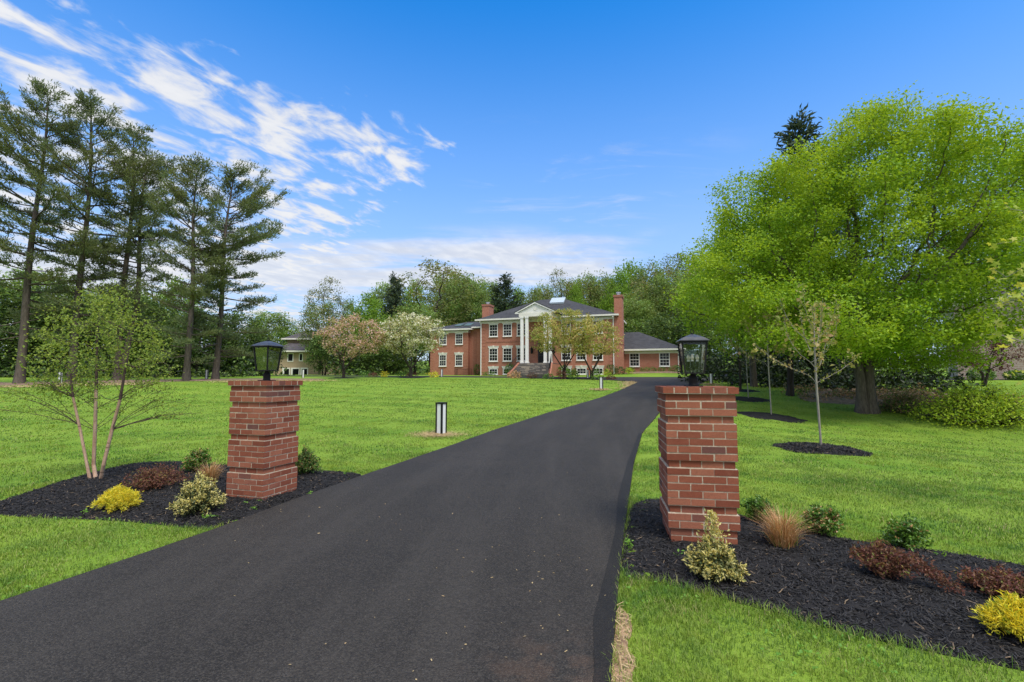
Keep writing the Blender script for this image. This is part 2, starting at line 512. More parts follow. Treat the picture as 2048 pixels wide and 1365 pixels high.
M = dict(
    lawn=lawn_mat(), blade=blade_mat(), asphalt=asphalt_mat(), asphaltedge=asphalt_mat('asphalt_edge', .35),
    mulch=pmat('mulch_soil', (.016, .015, .015), .9, .5, 14, 1.0, 60, spec=.2),
    chip=island_mat('mulch_chip', [(0, (.010, .0095, .010)), (.55, (.022, .021, .022)), (.93, (.042, .040, .041)), (.975, (.12, .085, .055)), (1, (.25, .18, .11))], .75, .3, 50, .35),
    straw=island_mat('straw', [(0, (.46, .34, .17)), (.6, (.58, .45, .25)), (1, (.40, .26, .13))], .85, .2, 50),
    soil=pmat('soil', (.31, .195, .115), .95, .4, 9, 1.0, 45),
    litter=pmat('leaf_litter', (.20, .135, .08), .95, .5, 6, 1.0, 30),
    brick=island_mat('pillar_brick', [(0, (.20, .058, .033)), (.3, (.265, .082, .046)), (.6, (.315, .108, .062)), (.85, (.35, .132, .078)), (.94, (.25, .092, .062)), (1, (.12, .058, .052))], .9, .5, 70, .25, .35, (.31, .13, .08)),
    mortar=pmat('mortar', (.48, .40, .30), .95, .25, 30, .6, 120),
    wallbrick=brick_wall_mat('house_brick', (.35, .112, .070), (.42, .158, .104), (.44, .29, .21), ms=.008, patchy=.2),
    wallbrick2=brick_wall_mat('house_brick_trim', (.28, .09, .058), (.34, .125, .08), (.36, .24, .18), patchy=.2),
    tanbrick=brick_wall_mat('tan_brick', (.36, .25, .155), (.42, .31, .20), (.46, .39, .30), patchy=.15),
    stone=brick_wall_mat('field_stone', (.40, .29, .225), (.52, .41, .33), (.54, .47, .40), .42, .2, .03, .3),
    shingle=shingle_mat('dark_shingle', (.047, .048, .054)),
    shingle2=shingle_mat('brown_shingle', (.075, .066, .070)),
    white=pmat('white_paint', (.80, .79, .75), .5, .05, 2),
    trim=pmat('cream_trim', (.74, .72, .64), .55, .06, 2),
    pane=pmat('window_pane', (.010, .012, .012), .08, spec=.3),
    door=pmat('door_dark', (.010, .010, .011), .4),
    iron=pmat('black_iron', (.010, .010, .011), .6, .2, 8, spec=.25),
    roofmetal=pmat('lamp_roof_metal', (.045, .046, .052), .38, .3, 14),
    step=island_mat('flagstone', [(0, (.10, .095, .09)), (.5, (.17, .155, .14)), (1, (.38, .33, .26))], .9, .5, 8),
    stepbase=pmat('step_base', (.05, .047, .045), .9, .4, 4),
    metal=pmat('flue_metal', (.55, .56, .58), .35, .1, 4, metal=.8),
    skylightdark=pmat('skylight_dark_glass', (.10, .14, .12), .3, spec=.3), skylight=pmat('skylight_glass', (.45, .52, .56), .12, spec=.9),
    glass=glass_mat('lamp_glass', (.975, .985, .98), .8), bulbglass=pmat('bulb_glass', (.80, .70, .56), .15, spec=.8),
    amber=pmat('bulb_filament', (.75, .45, .22), .4), socket=pmat('bulb_socket', (.78, .76, .70), .4),
    diffuser=pmat('bollard_diffuser', (.74, .75, .76), .35, .04, 5),
    bark=bark_mat('grey_bark', (.055, .046, .038), (.16, .135, .11)),
    barkdark=bark_mat('dark_bark', (.020, .017, .015), (.070, .058, .048)),
    pinebark=bark_mat('pine_bark', (.055, .045, .038), (.150, .122, .100), 9),
    birchbark=bark_mat('birch_bark', (.34, .20, .13), (.56, .40, .29), 16, (.10, .06, .04)),
    twig=pmat('birch_twig', (.060, .036, .028), .8, .3, 10),
    saplingbark=bark_mat('sapling_bark', (.20, .18, .155), (.34, .31, .27), 22),
    dogbark=bark_mat('dogwood_bark', (.025, .021, .018), (.090, .074, .060), 14),
)
LM = dict(
    maple=leafmat('maple_leaf', [(.118, .232, .018), (.192, .328, .024), (.268, .402, .032), (.150, .272, .020)], .42, patch=(.290, .395, .032), thru=(1.45, 1.18, .5), pscale=.30, pamt=.55),
    birch=leafmat('birch_leaf', [(.15, .22, .035), (.22, .29, .045), (.28, .33, .06), (.11, .17, .03)], .4),
    pine=leafmat('pine_needle', [(.090, .132, .062), (.128, .174, .074), (.165, .205, .084), (.108, .148, .080)], .40, .6, patch=(.140, .158, .052), pscale=.35, pamt=.7),
    dark=leafmat('dark_leaf', [(.030, .066, .016), (.048, .092, .020), (.068, .120, .027)], .3, patch=(.08, .105, .028), pscale=.3),
    mid=leafmat('mid_leaf', [(.115, .210, .048), (.175, .285, .070), (.230, .325, .088)], .35, patch=(.120, .140, .045), pscale=.22, pamt=.7),
    bright=leafmat('bright_leaf', [(.110, .220, .024), (.150, .280, .030), (.190, .315, .040)], .45, patch=(.17, .25, .03), pscale=.3),
    olive=leafmat('olive_leaf', [(.145, .175, .052), (.205, .228, .072), (.250, .255, .092), (.18, .155, .07)], .35, patch=(.075, .125, .03), pscale=.25, pamt=.7),
    spruce=leafmat('spruce_needle', [(.030, .052, .030), (.044, .070, .038), (.058, .084, .044)], .2),
    pink=leafmat('pink_bract', [(.60, .35, .35), (.70, .49, .46), (.62, .44, .38), (.33, .36, .13)], .35, k_=1.15),
    cream=leafmat('cream_bract', [(.66, .65, .52), (.78, .78, .68), (.48, .54, .26)], .3, k_=1.05),
    dogleaf=leafmat('dogwood_leaf', [(.13, .19, .035), (.19, .235, .05), (.24, .23, .08)], .4, patch=(.30, .21, .10), pscale=.5, pamt=.6),
    dogyellow=leafmat('dogwood_yellow_leaf', [(.34, .34, .09), (.50, .44, .16), (.52, .38, .20), (.22, .30, .05)], .4, patch=(.13, .20, .03), pscale=.6, pamt=.6),
    sapleaf=leafmat('sapling_leaf', [(.30, .27, .10), (.38, .29, .15), (.24, .27, .06), (.35, .23, .13)], .4, patch=(.17, .25, .035), pscale=1.5, pamt=.7),
    yellowmaple=leafmat('young_maple_leaf', [(.28, .34, .04), (.36, .40, .06), (.40, .40, .09)], .45),
    gold=leafmat('golden_thread', [(.54, .47, .03), (.68, .60, .05), (.60, .54, .09), (.36, .40, .03)], .3),
    holly=leafmat('variegated_leaf', [(.42, .39, .14), (.56, .50, .22), (.52, .44, .12), (.20, .22, .07)], .25, .4, .5),
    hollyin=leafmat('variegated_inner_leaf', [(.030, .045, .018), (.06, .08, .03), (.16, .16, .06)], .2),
    barberry=leafmat('barberry_leaf', [(.095, .036, .030), (.15, .058, .044), (.09, .065, .035), (.20, .085, .052)], .3),
    barberrygreen=leafmat('barberry_shoot', [(.16, .17, .04), (.25, .15, .05), (.12, .05, .03)], .3),
    purple=leafmat('purple_leaf', [(.085, .030, .030), (.12, .045, .040), (.065, .022, .028)], .3),
    box=leafmat('shrub_leaf', [(.045, .115, .014), (.075, .165, .018), (.11, .21, .024)], .3, .4, .5),
    pinktip=leafmat('shrub_tip', [(.40, .22, .10), (.32, .25, .09), (.46, .30, .17)], .3),
    lime=leafmat('lime_leaf', [(.24, .36, .026), (.34, .46, .034), (.40, .48, .05), (.17, .28, .026)], .4),
    shade=leafmat('painted_shade_leaf', [(.010, .020, .008), (.018, .034, .011), (.028, .046, .014)], .15, k_=1.0),  # darker leaf copy, the shade of the thickets put into its colour
    tawny=leafmat('tawny_blade', [(.34, .19, .085), (.45, .27, .13), (.28, .15, .07), (.50, .35, .19)], .3),
    greenblade=leafmat('green_blade', [(.10, .16, .03), (.16, .20, .05)], .3),
    brush=leafmat('dry_brush', [(.22, .15, .09), (.32, .22, .125), (.16, .115, .065), (.12, .13, .045)], .25),
    weed=leafmat('weed_leaf', [(.10, .23, .03), (.16, .30, .04)], .35),
)

# ------------------------------------------------------------------ ground
rng = np.random.default_rng(7)


def axis(parts):
    out = []
    for a, b, s in parts: out += list(np.arange(a, b - 1e-6, s))
    return np.array(out + [parts[-1][1]])


def build_lawn():
    xs = axis([(-240, -60, 12), (-60, -14, 2), (-14, 26, .4), (26, 60, 2), (60, 240, 12)])
    ys = axis([(-12, 0, 1), (0, 24, .4), (24, 70, 1), (70, 130, 4), (130, 360, 15)])
    X, Y = np.meshgrid(xs, ys)
    Z = tz(X, Y)
    r2 = np.random.default_rng(3)
    Z = Z + np.where((Y > 8) & (Y < 40), .012 * r2.standard_normal(Z.shape), 0)
    V = np.stack([X, Y, Z], -1).reshape(-1, 3)
    nx, ny = len(xs), len(ys)
    i = np.arange(nx * ny).reshape(ny, nx)
    Fq = np.stack([i[:-1, :-1], i[:-1, 1:], i[1:, 1:], i[1:, :-1]], -1).reshape(-1, 4)
    o = mesh_obj('lawn', V, [Fq], M['lawn'], smooth=True)
    tag(o, 'mown green lawn on both sides of the asphalt driveway', 'lawn', kind='structure')


build_lawn()


def sheet(name, poly, mat, lift, mound=0.0, width=.3, spacing=.25, skirt=.06, rough=0.0, seed=1, kind='structure'):
    """a sheet lying on the ground inside a closed outline, raised to lift (+mound away from its edge)"""
    r = np.random.default_rng(seed)
    lo, hi = poly.min(0), poly.max(0)
    gx, gy = np.meshgrid(np.arange(lo[0], hi[0], spacing), np.arange(lo[1], hi[1], spacing))
    G = np.stack([gx.ravel(), gy.ravel()], 1) + r.uniform(-.2, .2, (gx.size, 2)) * spacing
    G = G[in_poly(G, poly)]
    G = G[poly_dist(G, poly) > spacing * .35]
    # densify outline
    B = []
    for a, b in zip(poly, np.roll(poly, -1, axis=0)):
        k = max(1, int(np.linalg.norm(b - a) / spacing))
        B += [a + (b - a) * j / k for j in range(k)]
    B = np.array(B); nb = len(B)
    P = [Vector(p) for p in np.concatenate([B, G])]
    ed = [(i, (i + 1) % nb) for i in range(nb)]
    res = geometry.delaunay_2d_cdt(P, ed, [list(range(nb))], 1, 1e-5)
    V2 = np.array([tuple(v) for v in res[0]]); Fs = [tuple(f) for f in res[2]]
    d = poly_dist(V2, poly)
    t = np.clip(d / width, 0, 1); t = t * t * (3 - 2 * t)
    Z = tz(V2[:, 0], V2[:, 1]) + lift + mound * t + rough * r.standard_normal(len(V2)) * np.clip(d / .1, 0, 1)
    V = np.column_stack([V2, Z]).tolist()
    # skirt below the outline
    of = {tuple(np.round(p, 5)): i for i, p in enumerate(V2)}
    n0 = len(V)
    idx = [of.get(tuple(np.round(p, 5))) for p in B]
    tris = [f for f in Fs]
    for i, k in enumerate(idx):
        if k is None: k = int(np.argmin(((V2 - B[i]) ** 2).sum(1))); idx[i] = k
        V.append((V[k][0], V[k][1], V[k][2] - skirt))
    quads = [(idx[i], n0 + i, n0 + (i + 1) % nb, idx[(i + 1) % nb]) for i in range(nb)]
    o = mesh_obj(name, V, [np.array([f for f in tris if len(f) == 3]), np.array(quads)], mat, smooth=False)
    o['kind'] = kind
    return o


# house frame: front left corner of the main block, turned about the vertical
HA = R(-18.5)
HX, HY = -3.94, 60.0


def hw(u, p):      # house coordinates: u along the front, p metres out from the front wall
    c, s = math.cos(HA), -math.sin(HA)
    return np.array([HX + u * c - p * s, HY - u * s - p * c])


drive = np.concatenate([
    gpoly([(1216, 1460), (1218, 1365), (1227, 1250), (1236, 1160), (1246, 1070), (1256, 1000), (1266, 930), (1283, 870), (1320, 825)]),
    np.array([(7.3, 22.0), (9.6, 27), (12.0, 32), (14.2, 36), (15.6, 39), (17.6, 42), (22.5, 48), (29, 54.5), (33, 58), (31, 61), (26, 56.5), (21, 49.5), (19.0, 46.9)]),
    np.array([hw(17, 7.0), hw(8, 6.6), hw(0, 6.8), hw(-8, 7.6), hw(-22, 9.0), hw(-22, 13.5), hw(-8, 12.2), hw(0, 11.4), hw(8, 11.4), hw(14, 12.4)]),
    np.array([(8.4, 41.0), (9.6, 38.9), (9.6, 37.0)]),
    gpoly([(1240, 782), (1200, 797), (1100, 826), (990, 862), (850, 912), (740, 950), (600, 1000), (430, 1065), (200, 1145), (0, 1213), (-260, 1290)]),
    np.array([(-4.6, 2.4), (-4.6, 1.2), (.4, 1.2)]),
])
o = sheet('driveway', drive, M['asphalt'], .035, spacing=.45, skirt=.12)
tag(o, 'fresh black asphalt driveway curving up to the brick house', 'driveway')

ed = gpoly([(1216, 1460), (1218, 1365), (1227, 1250), (1236, 1160), (1246, 1070), (1256, 1000), (1266, 930), (1283, 870)])
ed2 = np.array([p + np.array([-.10 + .03 * math.sin(i * 2.1), 0]) for i, p in enumerate(ed)])
o = sheet('driveway_edge', np.concatenate([ed + np.array([.012, 0]), ed2[::-1]]), M['asphaltedge'], .0395, spacing=.1, skirt=.05)
tag(o, 'darker strip along the edge of the asphalt driveway', 'driveway edge')

bed_l = smooth_poly(gpoly([(-60, 1024), (60, 984), (150, 955), (250, 930), (330, 921), (420, 930), (520, 936), (610, 940), (690, 945), (738, 951),
                           (640, 992), (500, 1040), (430, 1064), (300, 1048), (190, 1040), (80, 1038), (0, 1032)]), 2)
bed_r = smooth_poly(gpoly([(1262, 1004), (1330, 998), (1420, 1010), (1490, 1036), (1600, 1062), (1700, 1082), (1840, 1098), (2048, 1132), (2260, 1170),
                           (2420, 1290), (2300, 1400), (2048, 1345), (1880, 1310), (1700, 1270), (1500, 1214), (1380, 1182), (1300, 1162), (1238, 1160), (1248, 1070)]), 2)
o = sheet('mulch_bed', bed_l, M['mulch'], .004, .03, .4, .1, .03, .008)
tag(o, 'black mulch bed around the pillar beside the birch clump', 'mulch bed')
o = sheet('mulch_bed', bed_r, M['mulch'], .004, .03, .4, .1, .03, .008, seed=2)
tag(o, 'black mulch bed around the pillar with the red barberry shrubs', 'mulch bed')

# dark mulch strip under the pines
pine_strip = smooth_poly(np.array([(-40, 31.5), (-33, 32.2), (-27.5, 33.2), (-23.5, 34.6), (-20, 36.5), (-16.5, 38.5), (-15, 41), (-19, 42), (-24, 40), (-28, 38.2), (-36, 35.5), (-42, 34.5)]), 2)
o = sheet('mulch_bed', pine_strip, M['litter'], .01, .06, .5, .6, .04, .02, seed=4)
tag(o, 'brown needle litter strip under the tall pines', 'mulch bed')

# leaf litter bank behind the maple
mp = ground(1733, 826)                       # foot of the big maple
BK = mp[:2] - np.array([13.0, 17.6])
bank = smooth_poly(np.array([(12.0, 20.6), (13.6, 19.6), (15.2, 19.2), (17.0, 18.6), (19.6, 17.8), (21.5, 18.4), (22.5, 21), (20.5, 25), (17.5, 27.5), (15.0, 25.5), (13.0, 23)]) + BK, 2)
o = sheet('leaf_litter', bank, M['litter'], .012, .1, .8, .5, .04, .04, seed=5)
tag(o, 'brown leaf litter bank behind the big maple trunk', 'leaf litter')

# soil strip at the edge of the asphalt
soil = gpoly([(1219, 1362), (1222, 1330), (1228, 1290), (1232, 1250), (1237, 1212), (1246, 1222), (1262, 1240), (1266, 1268), (1250, 1296), (1276, 1326), (1262, 1352), (1270, 1390), (1250, 1430), (1219, 1440)])
o = sheet('soil', smooth_poly(soil, 1), M['soil'], .008, .012, .06, .04, .02, .004, seed=6)
tag(o, 'tan bare soil along the asphalt edge', 'soil')

# neighbour's asphalt lane far right
lane = np.array([(31, 42.0), (60, 40.0), (60, 43.5), (31, 45.5)])
o = sheet('driveway', lane, M['asphalt'], .02, spacing=1.5)
tag(o, 'grey asphalt lane in front of the stone house', 'driveway')

# foundation beds of the house
fb1 = np.array([hw(17.6, 2.1), hw(17.3, .9), hw(24.6, .9), hw(24.6, -1.4), hw(17.5, -1.4)])[::-1]
o = sheet('mulch_bed', np.array([hw(17.5, 1.0), hw(21, .6), hw(24.6, .5), hw(24.6, -1.4), hw(17.5, -1.4)]), M['litter'], .03, .08, .3, .4, .05, .01)
tag(o, 'dark mulch strip below the windows of the single storey wing', 'mulch bed')

EXCL = [drive, bed_l, bed_r, soil, pine_strip]
RINGS = []                                  # (x, y, r) round mulch rings under young trees


def tree_ring(x, y, rx, label, seed):
    a = np.linspace(0, 2 * PI, 28, endpoint=False)
    r = np.random.default_rng(seed)
    rr = rx * (1 + .09 * r.standard_normal(28))
    poly = smooth_poly(np.stack([x + rr * np.cos(a), y + rr * .92 * np.sin(a)], 1), 1)
    o = sheet('mulch_ring', poly, M['mulch'], .006, .09, rx * .6, .09 if rx < .9 else .14, .03, .012, seed=seed)
    tag(o, label, 'mulch ring', 'black mulch rings on the lawn')
    EXCL.append(poly)
    RINGS.append(poly)


# ------------------------------------------------------------------ foliage helpers
def unit(v): return v / np.maximum(np.linalg.norm(v, axis=-1, keepdims=True), 1e-9)


def leaves(P, size, aspect=.55, up=.8, fold=.15, r=rng, out=None, outw=0.0, droop=0.0, sv=.3):
    """diamond leaves folded along the midrib, 4 verts and 2 triangles each"""
    n = len(P)
    nr = unit(r.standard_normal((n, 3)) + np.array([0, 0, up]))
    t = r.standard_normal((n, 3))
    if out is not None: t = t * (1 - outw) + unit(out) * 1.7 * outw
    t[:, 2] -= droop
    t = unit(t - (t * nr).sum(1, keepdims=True) * nr)
    s = np.cross(nr, t)
    L = size * (1 + sv * r.uniform(-1, 1, (n, 1)))
    w = L * aspect * .5
    V = np.stack([P, P + t * L * .48 + s * w + nr * L * fold, P + t * L, P + t * L * .48 - s * w + nr * L * fold], 1).reshape(-1, 3)
    b = np.arange(n)[:, None] * 4
    F = np.concatenate([b + [[0, 1, 2]], b + [[0, 2, 3]]])
    return V, F


def blades(P, length, width, r, lean=.6, base=None, dirs=None, curl=.5):
    """tapering bent blades, 5 verts each"""
    n = len(P)
    az = r.uniform(0, 2 * PI, n) if dirs is None else dirs
    h = np.stack([np.cos(az), np.sin(az), np.zeros(n)], 1)
    sd = np.stack([-np.sin(az), np.cos(az), np.zeros(n)], 1)
    ln = np.abs(r.normal(0, lean, n))[:, None]
    L = (length * r.uniform(.6, 1.3, n))[:, None] if np.isscalar(length) else (length * r.uniform(.6, 1.3, n))[:, None]
    W = (width * np.ones(n))[:, None]
    up = np.array([0, 0, 1.])
    d1 = unit(up + h * ln); d2 = unit(up * (1 - curl * ln) + h * (ln + curl))
    m = P + d1 * L * .55
    tip = m + d2 * L * .45
    tw = r.uniform(-.7, .7, n)[:, None]
    sd = unit(sd + h * tw)
    V = np.stack([P - sd * W * .5, P + sd * W * .5, m + sd * W * .4, m - sd * W * .4, tip], 1).reshape(-1, 3)
    b = np.arange(n)[:, None] * 5
    return V, b + [[0, 1, 2, 3]], b + [[3, 2, 4]]


def colonize(chains, attr, step, infl, kill, iters, r, wig=.12, lift=0.0):
    """space colonisation: returns nodes, parents"""
    N, Pn = [], []
    for ch in chains:
        prev = -1
        for k, p in enumerate(ch):
            N.append(p); Pn.append(prev); prev = len(N) - 1
    N = np.array(N, float); Pn = list(Pn)
    A = attr.copy()
    D = np.linalg.norm(A[:, None] - N[None], axis=2)
    near, nd = D.argmin(1), D.min(1)
    seen = {}
    for it in range(iters):
        act = nd < infl
        if not act.any():
            act = nd < nd.min() * 1.2 + 1e-6
        ids, inv = np.unique(near[act], return_inverse=True)
        dv = unit(A[act] - N[near[act]])
        S = np.zeros((len(ids), 3)); np.add.at(S, inv, dv)
        S = unit(S + 1e-6) + wig * r.standard_normal(S.shape) + np.array([0, 0, lift])
        new = N[ids] + unit(S) * step
        ok = np.array([seen.get(i, 0) < 3 for i in ids])
        if not ok.any(): break
        new, ids = new[ok], ids[ok]
        for i in ids: seen[i] = seen.get(i, 0) + 1
        b = len(N)
        N = np.concatenate([N, new]); Pn += list(ids)
        D = np.linalg.norm(A[:, None] - new[None], axis=2)
        j, m = D.argmin(1), D.min(1)
        up = m < nd
        nd = np.where(up, m, nd); near = np.where(up, b + j, near)
        keep = nd > kill
        A, near, nd = A[keep], near[keep], nd[keep]
        if len(A) == 0 or len(N) > 9000: break
    return N, np.array(Pn)


def radii(N, Pn, r_tip, r_base):
    ch = np.zeros(len(N), int)
    for p in Pn:
        if p >= 0: ch[p] += 1
    tips = max(2, int((ch == 0).sum()) // max(1, int((Pn < 0).sum())))
    e = max(1.6, math.log(tips) / math.log(r_base / r_tip))
    acc = np.zeros(len(N))
    rad = np.zeros(len(N))
    for i in range(len(N) - 1, -1, -1):
        rad[i] = r_tip if acc[i] == 0 else acc[i] ** (1 / e)
        if Pn[i] >= 0: acc[Pn[i]] += rad[i] ** e
    return rad, ch


def tubes(N, Pn, rad, k=6):
    seg = np.nonzero(Pn >= 0)[0]
    par = Pn[seg]
    d = unit(N[seg] - N[par])
    din = np.zeros_like(N); din[seg] = d
    main = np.full(len(N), -1)
    for i, p in zip(seg, par):
        if main[p] < 0 or rad[i] > rad[main[p]]: main[p] = i
    nd = din.copy()
    has = main >= 0
    nd[has] = unit(din[has] + din[main[has]])
    isroot = Pn < 0
    nd[isroot & has] = din[main[isroot & has]]
    ismain = main[par] == seg
    dA = np.where(ismain[:, None], nd[par], d); dB = nd[seg]
    rA = np.where(ismain, rad[par], np.minimum(rad[seg] * 1.15, rad[par])); rB = rad[seg]
    ref = unit(np.array([[.31, .52, .13]]))
    def ring(c, dd, rr):
        a = unit(np.cross(dd, ref)); b = np.cross(dd, a)
        th = np.arange(k) * 2 * PI / k
        return c[:, None] + (a[:, None] * np.cos(th)[None, :, None] + b[:, None] * np.sin(th)[None, :, None]) * rr[:, None, None]
    V = np.stack([ring(N[par], dA, rA), ring(N[seg], dB, rB)], 1).reshape(-1, 3)
    b = (np.arange(len(seg)) * 2 * k)[:, None, None]
    i = np.arange(k); j = (i + 1) % k
    F = (b + np.stack([i, j, k + j, k + i], 1)[None]).reshape(-1, 4)
    return V, F


def ellipsoid_pts(c, rad, n, r, shell=.5, zmin=None):
    v = unit(r.standard_normal((n * 2, 3)))
    q = v * (r.uniform(0, 1, (n * 2, 1)) ** (1 / 3.0 * (1 - shell) + .12 * shell))
    P = np.array(c) + q * np.array(rad)
    if zmin is not None: P = P[P[:, 2] > zmin]
    return P[:n]


def make_tree(name, label, cat, loc, seed, chains, env, step, infl, kill, r_tip, r_base, leafsets, bark, group=None,
              iters=90, wig=.12, lift=.0, flare=.6, rz=0, sides=6, flare_h=.3, crown_name='crown', twig=None, twig_r=.012, twig_z=99, extra=(), cull=None):
    r = np.random.default_rng(seed)
    A = np.concatenate([ellipsoid_pts(c, rd, n, r, sh, zm) for c, rd, n, sh, zm in env])
    if cull: A = A[~cull(A)]
    N, Pn = colonize([np.array(c, float) for c in chains], A, step, infl, kill, iters, r, wig, lift)
    for pts in extra:
        pts = np.array(pts, float)
        j = int(np.argmin(((N - pts[0]) ** 2).sum(1)))
        ids = len(N) + np.arange(len(pts) - 1)
        N = np.concatenate([N, pts[1:]]); Pn = np.concatenate([Pn, [j], ids[:-1]])
    rad, ch = radii(N, Pn, r_tip, r_base)
    rad = rad * (1 + flare * np.exp(-np.maximum(N[:, 2], 0) / flare_h))
    root = empty(name, loc, rz, label, cat, group)
    V, F = tubes(N, Pn, rad, sides)
    seg = np.nonzero(Pn >= 0)[0]
    thin = np.repeat(((rad[seg] < twig_r) | (N[seg, 2] > twig_z)).astype(int), sides)
    mesh_obj('trunk', V, [F], [bark, twig or bark], root, smooth=True, mi=thin)
    Vs, Fs, mi, mats, b = [], [], [], [], 0
    out = unit(N - A.mean(0))
    for j, (mat, per, spread, size, kw) in enumerate(leafsets):
        kw = dict(kw)
        thr = kw.pop('thr', 2.2); frac = kw.pop('frac', 1.0); zlo = kw.pop('zlo', -9); zf = kw.pop('zfade', None)
        ids = np.nonzero((rad < r_tip * thr) & (N[:, 2] > zlo))[0]
        if zf: ids = ids[r.uniform(0, 1, len(ids)) < np.clip((N[ids, 2] - zf[0]) / (zf[1] - zf[0]), 0, 1) ** 1.3]
        if frac < 1: ids = r.choice(ids, max(1, int(len(ids) * frac)), replace=False)
        ids = np.repeat(ids, r.poisson(per, len(ids)))
        P = N[ids] + r.standard_normal((len(ids), 3)) * np.array(spread)
        v, f = leaves(P, size, r=r, out=out[ids], **kw)
        Vs.append(v); Fs.append(f + b); b += len(v); mi += [j] * len(f); mats.append(mat)
    if Vs: mesh_obj(crown_name, np.concatenate(Vs), [np.concatenate(Fs)], mats, root, mi=mi)
    return root


def place(px, D):
    x = (px - 1024) / F_PX * D
    return np.array([x, D, float(tz(x, D))])


# ------------------------------------------------------------------ the brick house
house = empty('brick_house', (HX, HY, 0), HA, 'red brick columned house with white portico and dark hip roofs', 'house')


def hip_roof(name, u0, u1, q0, q1, ze, ru0, ru1, rq, zr, mat, parent, th=.16):
    mb = MB()
    V = [(u0, q0, ze), (u1, q0, ze), (u1, q1, ze), (u0, q1, ze), (ru0, rq, zr), (ru1, rq, zr),
         (u0, q0, ze - th), (u1, q0, ze - th), (u1, q1, ze - th), (u0, q1, ze - th)]
    Fs = [(0, 1, 5, 4), (1, 2, 5), (2, 3, 4, 5), (3, 0, 4), (9, 8, 7, 6), (0, 6, 7, 1), (1, 7, 8, 2), (2, 8, 9, 3), (3, 9, 6, 0)]
    mb.add(V, Fs)
    return mb.build(name, mat, parent)


def eave_trim(u0, u1, q0, q1, z, parent, wall):
    """gutter ring under the roof edge plus a soffit board ring; wall = (u0,u1,q0,q1) of the walls below"""
    mb = MB()
    g = .12
    mb.box(u0 - g, u1 + g, q0 - g, q0, z - .17, z + .02)
    mb.box(u0 - g, u1 + g, q1, q1 + g, z - .17, z + .02)
    mb.box(u0 - g, u0, q0, q1, z - .17, z + .02)
    mb.box(u1, u1 + g, q0, q1, z - .17, z + .02)
    t = .05
    a, b, c, d = wall
    mb.box(a - t, b + t, c - t, c, z - .5, z - .18)
    mb.box(a - t, a, c, d, z - .5, z - .18)
    mb.box(b, b + t, c, d, z - .5, z - .18)
    return mb.build('gutter', M['trim'], parent)


WIN = {}


def window(u, q, z0, z1, w, parent, cols=3, rows=4, sill=True, key=True):
    """sash window standing on the wall face q (outward is -q)"""
    k = (round(z1 - z0, 2), w, cols, rows)
    if k in WIN:
        c = copy_tree(WIN[k], parent); c.location = (u, q, z0); return c
    h = z1 - z0
    hwid = w / 2
    f = .085
    mb = MB()
    mb.box(-hwid, -hwid + f, -.07, .0, 0, h); mb.box(hwid - f, hwid, -.07, .0, 0, h)
    mb.box(-hwid + f, hwid - f, -.07, .0, h - f, h); mb.box(-hwid + f, hwid - f, -.07, .0, 0, f)
    iw, ih = w - 2 * f, h - 2 * f
    for i in range(1, cols): 
        x = -hwid + f + iw * i / cols
        mb.box(x - .011, x + .011, -.045, -.015, f, h - f)
    for j in range(1, rows):
        z = f + ih * j / rows; t = .032 if (rows == 4 and j == 2) else .013
        mb.box(-hwid + f, hwid - f, -.052, -.0165, z - t, z + t)
    o = mb.build('window', M['white'], parent)
    o.location = (u, q, z0)
    MB().box(-hwid + f - .01, hwid - f + .01, -.012, -.004, f - .01, h - f + .01).build('pane', M['pane'], o)
    hd = MB()
    e = .10
    hd.box(-hwid - e, hwid + e, -.075, .0, h + .03, h + .22)
    hd.box(-hwid - e - .04, hwid + e + .04, -.105, .0, h + .222, h + .28)
    if key: hd.prism([(-.07, h + .01), (.07, h + .01), (.11, h + .33), (-.11, h + .33)], 1, -.13, -.002)
    hd.build('header', M['trim'], o)
    if sill: MB().box(-hwid - .05, hwid + .05, -.12, .0, -.075, -.003).build('sill', M['white'], o)
    WIN[k] = o
    return o


GZ = 1.2
MB().box(0, 16.5, 0, 9, GZ, 8.6).build('wall', M['wallbrick'], house)
# corner quoins: raised brick blocks, course bands left between them
for (ua, ub) in ((0, .62), (15.88, 16.5)):
    mb = MB()
    z = 1.8
    while z < 8.2:
        mb.box(ua - (.025 if ua == 0 else 0), ub + (0 if ua == 0 else .025), -.028, .3, z, z + .345)
        z += .40
    mb.build('quoin', M['wallbrick'], house)
MB().box(.63, 15.87, -.03, .1, 5.86, 5.99).build('string_course', M['wallbrick2'], house)
hip_roof('roof', -.45, 16.95, -.45, 9.45, 8.74, 6.6, 9.6, 4.5, 11.65, M['shingle'], house)
eave_trim(-.45, 16.95, -.45, 9.45, 8.74, house, (0, 16.5, 0, 9))
# skylight on the ridge
sk = MB().add([(8.2, 2.9, 10.75), (10.0, 2.9, 10.75), (10.0, 4.2, 11.55), (8.2, 4.2, 11.55), (8.2, 2.84, 10.95), (10.0, 2.84, 10.95), (10.0, 4.14, 11.75), (8.2, 4.14, 11.75)],
              [(0, 3, 2, 1), (4, 5, 6, 7), (0, 1, 5, 4), (1, 2, 6, 5), (2, 3, 7, 6), (3, 0, 4, 7)]).build('skylight', M['skylight'], house)
for u in (1.74, 3.57, 5.37, 10.9, 12.7, 14.62):
    window(u, 0, 6.58, 8.12, 1.14, house)
    window(u, 0, 3.52, 5.14, 1.16, house)
for u in (1.74, 3.57, 12.7, 14.62):
    window(u, 0, 1.9, 2.62, 1.16, house, rows=2)
window(10.9, 0, 1.9, 2.62, 1.16, house, rows=2)
